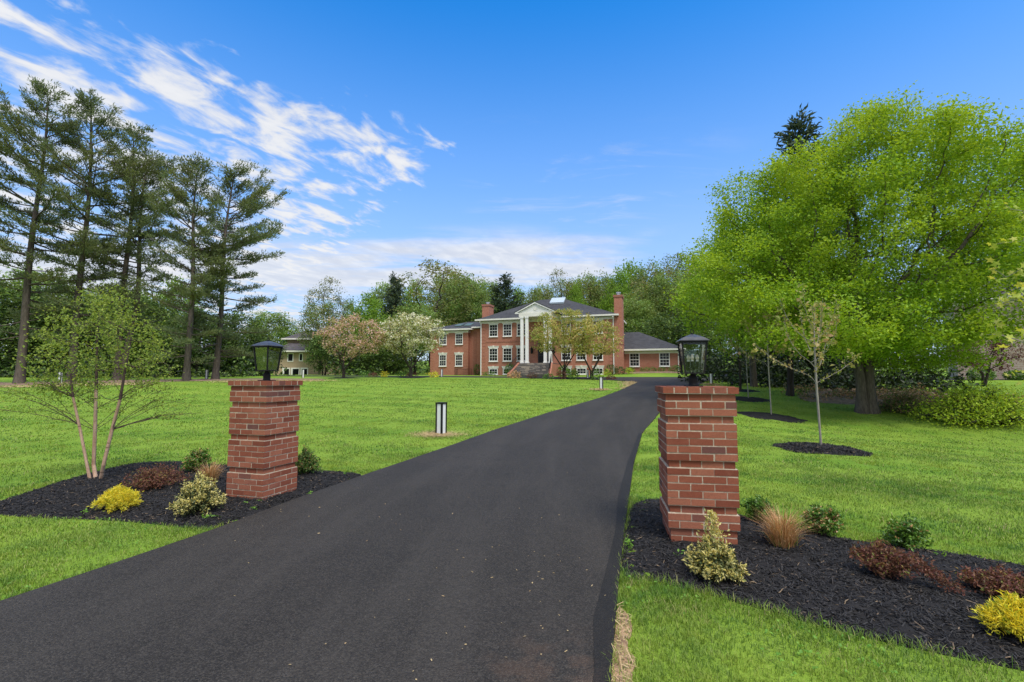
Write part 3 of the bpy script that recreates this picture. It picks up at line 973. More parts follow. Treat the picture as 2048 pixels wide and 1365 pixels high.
# chimneys
c1 = MB().box(-.9, .1, 2.7, 4.3, 1.2, 10.9).build('chimney', M['wallbrick'], house)
MB().box(-.96, .16, 2.64, 4.36, 10.9, 11.15).build('chimney_cap', M['wallbrick2'], c1)
MB().lathe([(.2, 11.15), (.2, 11.4), (.27, 11.42), (.27, 11.5)], 12, (-.4, 3.5)).build('flue', M['metal'], c1)
c2 = MB().box(16.53, 17.42, -.05, 1.85, 1.2, 10.75).build('chimney', M['wallbrick'], house)
MB().box(16.46, 17.49, -.12, 1.92, 10.75, 11.0).build('chimney_cap', M['wallbrick2'], c2)
MB().box(16.5, 17.45, -.085, 1.88, 5.3, 5.42).build('chimney_band', M['wallbrick2'], c2)
MB().lathe([(.2, 11.0), (.2, 11.3), (.28, 11.32), (.28, 11.42)], 12, (16.97, .8)).build('flue', M['metal'], c2)
# portico
PU, PQ = 8.13, -3.5
ent = MB()
ent.box(PU - 1.92, PU + 1.92, PQ - .2, PQ + .2, 8.42, 8.88)
ent.box(PU - 1.92, PU - 1.52, PQ + .2, -.004, 8.42, 8.88).box(PU + 1.52, PU + 1.92, PQ + .2, -.004, 8.42, 8.88)
ent.build('entablature', M['trim'], house)
MB().box(PU - 1.52, PU + 1.52, PQ + .2, -.004, 8.50, 8.58).build('porch_ceiling', M['trim'], house)
ped = MB()
ped.prism([(PU - 2.05, 8.885), (PU + 2.05, 8.885), (PU, 9.86)], 1, PQ - .12, PQ + .1)
for i in range(5):
    z = 8.98 + i * .16; half = 2.05 * (1 - (z - 8.885) / .975) - .12
    if half > .15: ped.box(PU - half, PU + half, PQ - .14, PQ - .121, z, z + .135)
ped = ped.build('pediment', M['white'], house)
MB().tube((PU, PQ - .17, 9.32), (PU, PQ - .141, 9.32), .2, n=16).build('round_vent', M['trim'], ped)
rk = MB()
for s in (-1, 1):
    rk.prism([(PU + s * 2.36, 8.80), (PU + s * 2.36, 8.98), (PU, 10.12), (PU, 9.90)], 1, PQ - .30, PQ - .13)
    rk.box(PU + s * 2.14 - .22, PU + s * 2.14 + .22, PQ - .28, PQ - .145, 8.78, 8.90)
rk.build('rake_trim', M['white'], house)
gr = MB()
gr.add([(PU - 2.4, PQ - .32, 8.98), (PU, PQ - .32, 10.14), (PU + 2.4, PQ - .32, 8.98), (PU - 2.4, 3.6, 8.98), (PU, 3.6, 10.14), (PU + 2.4, 3.6, 8.98),
        (PU - 2.4, PQ - .32, 8.90), (PU, PQ - .32, 10.06), (PU + 2.4, PQ - .32, 8.90), (PU - 2.4, 3.6, 8.90), (PU, 3.6, 10.06), (PU + 2.4, 3.6, 8.90)],
       [(0, 1, 4, 3), (1, 2, 5, 4), (6, 9, 10, 7), (7, 10, 11, 8), (0, 6, 7, 1), (1, 7, 8, 2), (0, 3, 9, 6), (2, 8, 11, 5)])
gr.build('portico_roof', M['shingle'], house)
for u in (6.55, 7.13, 9.27, 9.85):
    cbm = MB()
    cbm.box(u - .16, u + .16, PQ - .16, PQ + .16, 3.30, 8.22)
    cbm.box(u - .21, u + .21, PQ - .21, PQ + .21, 3.135, 3.30)
    cbm.box(u - .20, u + .20, PQ - .195, PQ + .195, 8.22, 8.30).box(u - .23, u + .23, PQ - .215, PQ + .22, 8.30, 8.418)
    cbm.build('column', M['white'], house)
# porch floor and stairs
MB().box(6.15, 10.15, PQ - .3, -.004, 1.2, 3.05).build('porch_base', M['wallbrick'], house)
stp = MB(); tread = MB()
r5 = np.random.default_rng(5)
NS = 8
stair_base = MB()
for i in range(NS):
    z1 = 3.13 - i * (1.40 / NS); y0 = PQ - .3 - i * .30
    half0 = 1.74 + i * .055
    stair_base.box(PU - half0, PU + half0, y0 - .30, y0 - .001, 1.3, z1 - .062)
    x = PU - half0
    while x < PU + half0 - .05:
        wd = min(r5.uniform(.25, .6), PU + half0 - x)
        tread.box(x + .008, x + wd - .008, y0 - .325, y0 - .004, z1 - .06, z1 + r5.uniform(-.004, .004))
        x += wd
    x = PU - half0
    while x < PU + half0 - .05:
        wd = min(r5.uniform(.22, .55), PU + half0 - x)
        stp.box(x + .012, x + wd - .012, y0 - .31 - r5.uniform(0, .012), y0 - .302, z1 - .165, z1 - .067)
        x += wd
stair = stair_base.build('staircase', M['stepbase'], house)
tread.build('tread', M['step'], stair)
stp.build('riser_stone', M['step'], stair)
MB().box(6.2, 10.1, PQ - .29, -.01, 3.055, 3.13).build('porch_floor', M['stepbase'], house)
for s in (-1, 1):
    ck = MB()
    xa, xb = PU + s * 1.78, PU + s * 2.26
    ye = PQ - .32 - NS * .30
    V = []
    for (x0, y0, z0, z1) in ((xa, PQ - .31, 1.3, 3.2), (xa + s * .40, ye, 1.3, 1.95)):
        V += [(x0, y0, z0), (x0 + s * .26, y0, z0), (x0 + s * .26, y0, z1), (x0, y0, z1)]
    ck.add(V, [(0, 1, 2, 3), (7, 6, 5, 4), (0, 4, 5, 1), (1, 5, 6, 2), (2, 6, 7, 3), (3, 7, 4, 0)])
    ck.build('cheek_wall', M['wallbrick'], house)
    rl = MB()
    p0, p1 = Vector((xa + s * .13, PQ - .4, 3.2)), Vector((xa + s * .50, ye + .1, 1.98))
    rl.tube(p0 + Vector((0, 0, .9)), p1 + Vector((0, 0, .9)), .028)
    rl.tube(p0 + Vector((0, 0, .12)), p1 + Vector((0, 0, .12)), .018)
    for i in range(15):
        p = p0.lerp(p1, i / 14); rl.tube(p, p + Vector((0, 0, .9)), .022 if i in (0, 14) else .010, n=6)
    rl.build('stair_railing', M['iron'], house)
# front door with surround, wall lanterns
dr = MB().box(7.45, 8.81, -.05, -.003, 3.14, 5.75).build('door', M['door'], house)
dp = MB()
for x in (7.60, 8.18):
    for z0, z1 in ((3.3, 4.1), (4.22, 5.0), (5.1, 5.6)): dp.box(x, x + .48, -.07, -.051, z0, z1)
dp.build('door_panel', M['iron'], dr)
MB().tube((8.22, -.13, 4.1), (8.22, -.051, 4.1), .03, n=8).build('handle', M['metal'], dr)
MB().box(7.36, 7.449, -.06, -.003, 3.14, 5.84).box(8.811, 8.90, -.06, -.003, 3.14, 5.84).box(7.449, 8.811, -.06, -.003, 5.751, 5.84).build('door_surround', M['wallbrick2'], house)
for u in (6.75, 9.5):
    wl = MB().lathe([(.02, 4.35), (.10, 4.42), (.14, 4.46), (.16, 4.92), (.20, 4.95), (.05, 5.15), (.03, 5.25)], 6, (u, -.27))
    wl.box(u - .06, u + .06, -.06, -.003, 4.5, 5.1).box(u - .02, u + .02, -.2, -.06, 5.02, 5.06)
    wl.build('wall_lantern', M['iron'], house)
# downspouts
for (u, q, z1) in ((.1, -.09, 8.4), (16.42, -.10, 8.4)):
    MB().box(u - .05, u + .05, q - .04, q + .05, 1.75, z1).box(u - .06, u + .06, q - .43, q - .04, z1 - .02, z1 + .09).build('downspout', M['white'], house)

# left wing, set back
MB().box(-9.13, -3.46, 4.0, 12.0, GZ, 8.0).build('left_wing_wall', M['wallbrick'], house)
MB().box(-3.455, -.003, 4.6, 12.0, GZ, 8.15).build('left_link_wall', M['wallbrick'], house)
mb = MB(); z = 1.8
while z < 7.5:
    mb.box(-9.155, -8.6, 3.974, 4.3, z, z + .345); z += .40
mb.build('quoin', M['wallbrick'], house)
mb = MB(); z = 1.8
while z < 7.5:
    mb.box(-4.05, -3.435, 3.974, 4.3, z, z + .345); z += .40
mb.build('quoin', M['wallbrick'], house)
mb = MB(); z = 1.8
while z < 7.5:
    mb.box(-2.95, -2.4, 4.574, 4.8, z, z + .345); z += .40
mb.build('quoin', M['wallbrick2'], house)
hip_roof('left_wing_roof', -9.5, -3.0, 3.6, 12.4, 8.12, -5.4, -3.4, 8.0, 9.55, M['shingle'], house)
hip_roof('left_link_roof', -3.6, .3, 4.15, 12.2, 8.36, -3.2, .2, 8.0, 9.7, M['shingle'], house)
eave_trim(-9.5, -3.0, 3.6, 12.4, 8.12, house, (-9.13, -3.46, 4.0, 12.0))
MB().box(-3.0, -.03, 4.02, 4.14, 8.2, 8.38).build('gutter', M['trim'], house)
for u in (-7.22, -4.43 - .35):
    window(u, 4.0, 6.02, 7.50, 1.1, house); window(u, 4.0, 3.06, 4.64, 1.1, house)
def on_left_roof(q): return 8.12 + (q - 3.6) * (9.55 - 8.12) / 4.4
for u in (-6.0, -4.6):
    a, b = 5.0, 6.3
    za, zb_ = on_left_roof(a) + .04, on_left_roof(b) + .04
    MB().add([(u, a, za), (u + 1.0, a, za), (u + 1.0, b, zb_), (u, b, zb_), (u, a, za + .1), (u + 1.0, a, za + .1), (u + 1.0, b, zb_ + .1), (u, b, zb_ + .1)],
             [(0, 3, 2, 1), (4, 5, 6, 7), (0, 1, 5, 4), (1, 2, 6, 5), (2, 3, 7, 6), (3, 0, 4, 7)]).build('skylight', M['skylightdark'], house)
rl = MB()
for i in range(20):
    x = -4.9 + i * .13; rl.tube((x, 2.9, 1.7), (x, 2.9, 2.65), .02 if i % 19 == 0 else .010, n=5)
rl.tube((-4.9, 2.9, 2.65), (-2.43, 2.9, 2.65), .02, n=6).tube((-4.9, 2.9, 1.9), (-2.43, 2.9, 1.9), .015, n=6)
for i in range(8):
    y = 2.9 + i * .13; rl.tube((-4.9, y, 1.7), (-4.9, y, 2.65), .010, n=5)
rl.tube((-4.9, 2.9, 2.65), (-4.9, 3.9, 2.65), .02, n=6)
rl.build('basement_railing', M['iron'], house)

# right wing, one storey
MB().box(16.503, 23.7, 1.86, 8.6, GZ, 4.62).build('right_wing_wall', M['wallbrick'], house)
hip_roof('right_wing_roof', 16.52, 24.1, 1.4, 8.9, 4.78, 16.56, 18.95, 5.1, 7.1, M['shingle'], house)
MB().box(17.43, 24.22, 1.28, 1.4, 4.61, 4.80).box(24.1, 24.22, 1.4, 8.9, 4.61, 4.80).box(17.43, 23.74, 1.81, 1.858, 4.28, 4.6).build('gutter', M['trim'], house)
for u in (18.57, 21.9): window(u, 1.86, 2.80, 4.38, 1.14, house)
MB().box(23.35, 23.45, 1.77, 1.855, 2.1, 4.6).build('downspout', M['white'], house)

# ------------------------------------------------------------------ neighbours
nh = empty('tan_house', (0, 0, 0), 0, 'tan brick house behind the dogwoods with white patio doors', 'house')
def nX(px, D=76.0): return (px - 1024) / F_PX * D
def nZ(py, D=76.0): return EYE + (HZ - py) / F_PX * D
D0 = 76.0
MB().box(nX(548), nX(664), D0, D0 + 9, .6, nZ(703)).build('wall', M['tanbrick'], nh)
hip_roof('roof', nX(540), nX(672), D0 - .6, D0 + 5, nZ(703), nX(556), nX(655), D0 + 4.0, nZ(683), M['shingle2'], nh)
MB().box(nX(539), nX(673), D0 - .72, D0 - .6, nZ(705), nZ(702)).build('gutter', M['trim'], nh)
MB().box(nX(548), nX(606), D0 + 4.2, D0 + 10, nZ(690), nZ(674)).build('upper_wall', M['tanbrick'], nh)
hip_roof('upper_roof', nX(540), nX(614), D0 + 3.6, D0 + 11, nZ(674), nX(568), nX(592), D0 + 7, nZ(654), M['shingle2'], nh)
MB().box(nX(539), nX(615), D0 + 3.5, D0 + 3.6, nZ(676), nZ(673)).build('gutter', M['trim'], nh)
for (xa, xb, ya, yb) in ((575, 587, 703.6, 724), (598, 606, 704, 723)):
    w_ = MB()
    a, b, c, d = nX(xa), nX(xb), nZ(yb), nZ(ya) - .25
    w_.box(a, a + .12, D0 - .06, D0 - .002, c, d).box(b - .12, b, D0 - .06, D0 - .002, c, d).box(a + .12, b - .12, D0 - .06, D0 - .002, d - .12, d).box(a + .12, b - .12, D0 - .06, D0 - .002, c, c + .12)
    w_ = w_.build('window', M['white'], nh)
    MB().box(a + .1, b - .1, D0 - .02, D0 - .004, c + .1, d - .1).build('pane', M['pane'], w_)
for (xa, xb) in ((566, 581), (583, 600), (602, 617)):
    w_ = MB()
    a, b, c, d = nX(xa), nX(xb), .9, nZ(736)
    w_.box(a, a + .28, D0 - .08, D0 - .002, c, d).box(b - .12, b, D0 - .08, D0 - .002, c, d).box(a + .28, b - .12, D0 - .08, D0 - .002, d - .18, d)
    w_ = w_.build('patio_door', M['white'], nh)
    MB().box(a + .26, b - .1, D0 - .03, D0 - .004, c, d - .16).build('pane', M['pane'], w_)

sh = empty('stone_house', (0, 0, 0), 0, 'rough stone house half hidden behind the big maple', 'house')
SA = R(-38)
s0 = place(1914, 45)
sh.location = (s0[0], s0[1], 0); sh.rotation_euler = (0, 0, SA)
def sX(px):                                  # photo column -> distance along the stone front
    t = (px - 1024) / F_PX; c, s = math.cos(SA), math.sin(SA)
    return (t * s0[1] - s0[0]) / (c - t * s)
def sZ(py, px):
    u = sX(px); D = s0[1] + u * math.sin(SA)
    return EYE + (HZ - py) / F_PX * D
MB().box(0, 17, 0, 9, .8, 8.6).build('wall', M['stone'], sh)
hip_roof('roof', -.5, 17.5, -.5, 9.5, 8.75, 4, 13, 4.5, 11.6, M['shingle2'], sh)
eave_trim(-.5, 17.5, -.5, 9.5, 8.75, sh, (0, 17, 0, 9))
for (xa, xb, ya, yb) in ((1983, 2002, 636, 676), (1917, 1931, 660, 690), (2060, 2082, 636, 676)):
    w_ = MB()
    a, b, c, d = sX(xa), sX(xb), sZ(yb, xa), sZ(ya, xa)
    w_.box(a, a + .12, -.08, -.002, c, d).box(b - .12, b, -.08, -.002, c, d).box(a + .12, b - .12, -.08, -.002, d - .12, d).box(a + .12, b - .12, -.08, -.002, c, c + .12)
    w_ = w_.build('window', M['white'], sh)
    MB().box(a + .1, b - .1, -.03, -.004, c + .1, d - .1).build('pane', M['pane'], w_)


# ------------------------------------------------------------------ brick gate pillars
def boxes_np(C, H, r, jit=.0006):
    """many boxes, corners jittered; C centres, H half sizes"""
    sg = np.array([[-1, -1, -1], [1, -1, -1], [1, 1, -1], [-1, 1, -1], [-1, -1, 1], [1, -1, 1], [1, 1, 1], [-1, 1, 1]])
    V = C[:, None] + sg[None] * H[:, None] + r.normal(0, jit, (len(C), 8, 3))
    f = np.array([[0, 3, 2, 1], [4, 5, 6, 7], [0, 1, 5, 4], [1, 2, 6, 5], [2, 3, 7, 6], [3, 0, 4, 7]])
    return V.reshape(-1, 3), (np.arange(len(C))[:, None, None] * 8 + f[None]).reshape(-1, 4)


CH = .0686
NROW = 22


def pillar(name, loc, rz, label, seed, halves, shifts=None):
    r = np.random.default_rng(seed)
    root = empty(name, loc, rz, label, 'gate pillar', 'brick gate pillars')
    mort = .0108; bw = .095
    core = MB(); C, H = [], []
    Cc, Hc = [], []
    for k in range(NROW):
        hwk = halves[k]
        z0 = k * CH
        ox, oy = (shifts[k] if shifts is not None else (0, 0))
        cap = k == NROW - 1
        step = .1085 if cap else .2105
        core.box(ox - hwk + .0034, ox + hwk - .0034, oy - hwk + .0034, oy + hwk - .0034, z0 - (.0 if k else .1), z0 + CH - (.012 if cap else 0))
        for face in range(4):
            full = (face % 2 == 0) == (k % 2 == 0)
            a, b = (-hwk, hwk) if full else (-hwk + bw + mort, hwk - bw - mort)
            nbr = (6 if full else 4) if cap else (3 if full else 2)
            Lb = (b - a + mort) / nbr
            for q_ in range(nbr):
                x0 = a + q_ * Lb + (r.normal(0, .004) if 0 < q_ else 0); e = min(b, a + (q_ + 1) * Lb - mort) if q_ < nbr - 1 else b
                cx, hx = (x0 + e) / 2, (e - x0) / 2
                hz = (CH - mort) / 2
                dep = r.normal(0, .0006)
                if face == 0: c, h = (cx, -hwk + bw / 2 + dep), (hx, bw / 2)
                elif face == 2: c, h = (cx, hwk - bw / 2 + dep), (hx, bw / 2)
                elif face == 1: c, h = (hwk - bw / 2 + dep, cx), (bw / 2, hx)
                else: c, h = (-hwk + bw / 2 + dep, cx), (bw / 2, hx)
                (Cc if cap else C).append((c[0] + ox, c[1] + oy, z0 + CH / 2 + r.normal(0, .0012))); (Hc if cap else H).append((*h, hz))
    # cap middle bricks
    hwk = halves[-1]
    nb = 5
    for i in range(nb):
        for j in range(2):
            Cc.append((-hwk + .11 + (2 * hwk - .22) * (i + .5) / nb, (-1 if j == 0 else 1) * (hwk - .11) / 2, (NROW - .5) * CH))
            Hc.append(((2 * hwk - .22) / nb / 2 - mort / 2, (hwk - .11) / 2 - mort / 2, (CH - mort) / 2))
    V, Fq = boxes_np(np.array(C), np.array(H), r)
    mesh_obj('brick_shaft', V, [Fq], M['brick'], root)
    V, Fq = boxes_np(np.array(Cc), np.array(Hc), r, .0006)
    mesh_obj('brick_cap', V, [Fq], M['brick'], root)
    core.build('mortar_joint', M['mortar'], root)
    return root


def profile(w, base_in=0.0):
    h = []
    for k in range(NROW):                    # from the ground up
        kk = NROW - 1 - k                    # from the cap down
        v = w
        if kk == 0: v = w + .022
        elif kk in (1,): v = w - .004
        elif kk in (4, 10, 16): v = w - .020
        elif kk in (2, 3): v = w + .004
        if kk >= 19: v -= base_in
        h.append(v)
    return h


PL = (at(527, 1000, 1)[0], 0)
pl_xy = np.array([-3.02 * .915 - .10, 6.44 * .915 + .32])
pr_xy = np.array([1.75, 4.80])
gl_ = ground(524, 1006); gr_ = ground(1338, 1093)
ANG_L, ANG_R = R(-18), R(-10)
WL, WR = .292, .312
def corner_to_centre(c, ang, w):
    ux, uy = np.array([math.cos(ang), math.sin(ang)]), np.array([-math.sin(ang), math.cos(ang)])
    return c[:2] + (ux if True else -ux) * w * 1 + uy * w
# left pillar: its near corner is the right front one; right pillar: its near corner is the left front one
uxl, uyl = np.array([math.cos(ANG_L), math.sin(ANG_L)]), np.array([-math.sin(ANG_L), math.cos(ANG_L)])
uxr, uyr = np.array([math.cos(ANG_R), math.sin(ANG_R)]), np.array([-math.sin(ANG_R), math.cos(ANG_R)])
pl_xy = gl_[:2] - uxl * WL + uyl * WL
pr_xy = gr_[:2] + uxr * WR + uyr * WR
pill_l = pillar('gate_pillar', (*pl_xy, .0), ANG_L, 'stepped red brick gate pillar beside the birch clump', 11, profile(WL))
pill_r = pillar('gate_pillar', (*pr_xy, -.045), ANG_R, 'stepped red brick gate pillar beside the tawny ornamental grass, planted saplings beyond it', 12, profile(WR, .022))
PTOP = NROW * CH - .006


def lantern(loc, rz, label):
    root = empty('post_lantern', loc, rz, label, 'lantern', 'black lanterns on the gate pillars')
    MB().box(-.082, .082, -.082, .082, 0, .012).build('base_plate', M['iron'], root)
    MB().lathe([(.046, .0125), (.050, .02), (.046, .03), (.050, .075), (.050, .082), (.030, .125), (.026, .14)], 14).build('stem', M['iron'], root, smooth=False)
    zb, zt, wb, wt_ = .140, .462, .096, .124
    fr = MB()
    fr.box(-wb - .008, wb + .008, -wb - .008, wb + .008, zb - .004, zb + .008)
    e = .0075
    for sx in (-1, 1):
        for sy in (-1, 1):
            fr.add([(sx * wb + a * e, sy * wb + b * e, zb + .008) for a, b in ((-1, -1), (1, -1), (1, 1), (-1, 1))] +
                   [(sx * wt_ + a * e, sy * wt_ + b * e, zt) for a, b in ((-1, -1), (1, -1), (1, 1), (-1, 1))],
                   [(3, 2, 1, 0), (4, 5, 6, 7), (0, 1, 5, 4), (1, 2, 6, 5), (2, 3, 7, 6), (3, 0, 4, 7)])
    for s in (-1, 1):
        fr.box(-wt_ - .010, wt_ + .010, s * wt_ - .010, s * wt_ + .010, zt, zt + .026)
        fr.box(s * wt_ - .010, s * wt_ + .010, -wt_ + .0101, wt_ - .0101, zt, zt + .026)
    fr.build('frame', M['iron'], root)
    rf = MB()
    prof = [(wt_ + .024, zt + .020), (wt_ + .024, zt + .028), (.10, zt + .062), (.045, zt + .088), (.02, zt + .098)]
    V, Fs = [], []
    for w_, z_ in prof: V += [(-w_, -w_, z_), (w_, -w_, z_), (w_, w_, z_), (-w_, w_, z_)]
    for k in range(len(prof) - 1):
        for i in range(4): Fs.append((k * 4 + i, k * 4 + (i + 1) % 4, k * 4 + 4 + (i + 1) % 4, k * 4 + 4 + i))
    Fs += [(3, 2, 1, 0), tuple(len(prof) * 4 - 4 + i for i in range(4))]
    rf.add(V, Fs); rf.build('roof', M['roofmetal'], root)
    fn = MB()
    fn.tube((0, 0, zt + .098), (0, 0, zt + .115), .012)
    for i in range(10):
        a0, a1 = PI * i / 10, PI * (i + 1) / 10
        f = lambda a: (.016 * math.cos(a), 0, zt + .115 + .036 * math.sin(a))
        fn.tube(f(a0), f(a1), .0035, n=5)
    fn.build('finial', M['iron'], root)
    for i in range(4):
        a = i * PI / 2
        c, s = math.cos(a), math.sin(a)
        P = [(-wb, wb, zb + .01), (wb, wb, zb + .01), (wt_, wt_, zt), (-wt_, wt_, zt)]
        Q = [(x * .995, y - .003, z) for x, y, z in P]
        rot = lambda p: (p[0] * c - p[1] * s, p[0] * s + p[1] * c, p[2])
        MB().add([rot(p) for p in P] + [rot(p) for p in Q], [(0, 1, 2, 3), (7, 6, 5, 4), (0, 4, 5, 1), (1, 5, 6, 2), (2, 6, 7, 3), (3, 7, 4, 0)]).build('glass_pane', M['glass'], root)
    arm = MB().tube((0, 0, zb), (0, 0, zb + .075), .008)
    for k in range(3):
        a = R(15) + k * 2 * PI / 3
        x, y = .052 * math.cos(a), .052 * math.sin(a)
        arm.tube((0, 0, zb + .06), (x, y, zb + .055), .0055, n=6).tube((x, y, zb + .05), (x, y, zb + .07), .006, n=6)
    arm.build('candle_arm', M['iron'], root)
    for k in range(3):
        a = R(15) + k * 2 * PI / 3
        x, y = .052 * math.cos(a), .052 * math.sin(a)
        cd = MB().lathe([(.016, zb + .068), (.016, zb + .128)], 10, (x, y)).build('candle', M['iron'], root)
        MB().lathe([(.013, zb + .1285), (.014, zb + .142), (.012, zb + .145)], 10, (x, y)).build('bulb_socket', M['socket'], cd)
        MB().lathe([(.010, zb + .145), (.018, zb + .160), (.019, zb + .172), (.012, zb + .192), (.003, zb + .208)], 10, (x, y)).build('bulb', M['bulbglass'], cd, smooth=True)
        MB().lathe([(.004, zb + .147), (.009, zb + .163), (.004, zb + .185)], 6, (x, y)).build('filament', M['amber'], cd)
    return root


lantern((*pl_xy, PTOP), ANG_L, 'black glass lantern seen corner on, on the pillar by the birch').scale = (.95, .95, .95)
lantern((*pr_xy, PTOP - .045), ANG_R, 'black glass lantern seen face on, on the pillar before the saplings').scale = (.93, .93, .93)

# ------------------------------------------------------------------ bollard lights
STRAW = []


def bollard(px, D, label, rz=R(-30), proto=None, straw=.5, py=None):
    p = ground(px, py) if py else place(px, D)
    if straw: STRAW.append((p[0], p[1], straw))
    if proto: return copy_thing(proto, p, rz, label=label)
    root = empty('bollard_light', p, rz, label, 'bollard light', 'bollard path lights on the lawn')
    H_, w = .80, .082
    fr = MB()
    for sx in (-1, 1):
        for sy in (-1, 1): fr.box(sx * w - .020, sx * w + .020, sy * w - .020, sy * w + .020, -.08, H_)
    fr.build('post', M['iron'], root)
    MB().box(-w - .026, w + .026, -w - .026, w + .026, H_ + .001, H_ + .035).build('cap', M['iron'], root)
    for i in range(4):
        a = i * PI / 2
        d = MB().box(-w + .021, w - .021, -w - .009, -w - .002, -.05, H_ - .002).build('diffuser', M['diffuser'], root)
        d.rotation_euler = (0, 0, a)
    return root


b0 = bollard(882, 0, 'black and white bollard light nearest the driveway edge, straw at its foot', py=872, straw=.62)
bollard(1202, 29.8, 'bollard light where the lawn narrows before the house', R(-20), b0, .5)
bollard(415, 38.5, 'bollard light at the foot of the pine trunks, left of the pillar lantern', R(20), b0, .4)
bollard(123, 33.6, 'bollard light behind the birch clump', R(10), b0, 0)
bollard(607, 47, 'bollard light in front of the tan house', R(35), b0, 0)
bollard(884, 50.5, 'bollard light in front of the left wing of the brick house', R(-5), b0, 0)
bollard(1175, 45.5, 'bollard light between the two bare trunked dogwoods', R(-5), b0, 0)
bollard(1421, 35.0, 'bollard light right of the pillar lantern', R(-35), b0, .5)

p = place(1463, 33)
sp = empty('ground_spotlight', p, R(30), 'small black spotlight on a stake in the lawn', 'spotlight')
MB().tube((0, 0, -.1), (0, 0, .12), .015).build('stake', M['iron'], sp)
MB().tube((-.05, -.04, .14), (.07, .05, .26), .06, .075, n=10).build('lamp_head', M['iron'], sp)

# ------------------------------------------------------------------ trees
def chain(pts, n=None):
    """polyline points densified to about .35 m"""
    out = []
    for a, b in zip(pts[:-1], pts[1:]):
        a, b = np.array(a, float), np.array(b, float)
        k = max(1, int(np.linalg.norm(b - a) / .3))
        out += [a + (b - a) * i / k for i in range(k)]
    return out + [np.array(pts[-1], float)]


def local(px, py, D, base):                 # photo pixel at a distance -> offset from a tree's foot
    return at(px, py, D) - base


# the big maple
mp = ground(1733, 826)
MD = mp[1]
_r = np.random.default_rng(33)
SPRAYS = []
for i in range(46):
    a_, e_ = _r.uniform(0, 2 * PI), R(_r.uniform(12, 80))
    d_ = np.array([math.cos(a_) * math.cos(e_), math.sin(a_) * math.cos(e_), math.sin(e_)])
    c_ = np.array([1.3, 0, 7.2]) + d_ * np.array([6.2, 5.4, 4.7]) * _r.uniform(.94, 1.06)
    SPRAYS.append((tuple(c_), (_r.uniform(.25, .5), _r.uniform(.25, .5), _r.uniform(.5, .95)), 9, .5, None))
big = make_tree('maple_tree', 'broad spring green maple with thick double trunk, dominating the lawn edge', 'tree', mp, 21,
          [chain([(-.16, 0, -.1), (-.17, 0, 1.4), (-.3, .1, 2.9), (-1.2, .2, 4.4)]), chain([(.19, .03, -.1), (.20, .06, 1.4), (.3, .15, 2.9), (1.2, -.2, 4.6)]),
           chain([(.02, .2, -.1), (.02, .24, 1.5), (.0, .3, 3.0), (.2, .5, 5.0)])],
          [((1.6, 0, 7.0), (5.8, 5.2, 4.9), 820, .5, 2.6), ((-3.5, .5, 7.7), (2.4, 2.4, 2.2), 150, .5, None), ((-4.9, -.3, 5.3), (2.3, 2.3, 1.9), 140, .5, None),
           ((-2.9, -1.5, 3.7), (3.5, 3.2, 1.5), 150, .4, 2.0), ((.7, 0, 11.3), (1.9, 2.0, 1.5), 120, .5, None), ((2.9, 0, 10.9), (1.8, 1.9, 1.4), 100, .5, None),
           ((5.4, 0, 9.0), (2.5, 2.5, 2.1), 150, .5, None), ((3.6, -1.2, 4.1), (3.4, 3.4, 1.9), 150, .4, 2.2), ((.5, -3.0, 3.6), (2.6, 1.4, 1.3), 70, .4, 2.1), ((.2, .2, 12.7), (.5, .6, .8), 18, .5, None),
           ((4.6, 0, 11.0), (.7, .8, .8), 18, .5, None), ((-4.8, .4, 9.6), (.6, .7, .8), 16, .5, None), ((7.2, 0, 7.6), (2.2, 2.4, 2.0), 100, .5, None), ((7.0, .3, 10.2), (.9, .9, .6), 16, .5, None),
           ((-1.6, .2, 10.1), (1.3, 1.6, 1.0), 60, .5, None), ((.4, .2, 12.3), (1.0, 1.0, .8), 36, .5, None), ((.9, -.6, 9.0), (1.7, 2.4, 1.4), 90, .4, None), ((2.3, -.6, 6.9), (1.6, 2.2, 1.2), 70, .4, None),
           ((2.7, -1.6, 2.8), (2.2, 1.8, 1.0), 80, .4, 1.5), ((-1.9, -2.0, 2.9), (2.2, 1.6, .9), 70, .4, 1.7)] + SPRAYS,
          .36, 4.0, .52, .0075, .30,
          [(LM['maple'], 128, (.28, .28, .18), .108, dict(aspect=.62, up=1.25, droop=.25, fold=.14, thr=2.4))],
          M['bark'], iters=70, wig=.16, lift=.03, flare=.9, sides=8, flare_h=.35, cull=lambda A: (A[:, 0] > 3.7) & (A[:, 2] < 5.1))
MS = mp[1] / 19.4
big.scale = (MS, MS, MS * .97)
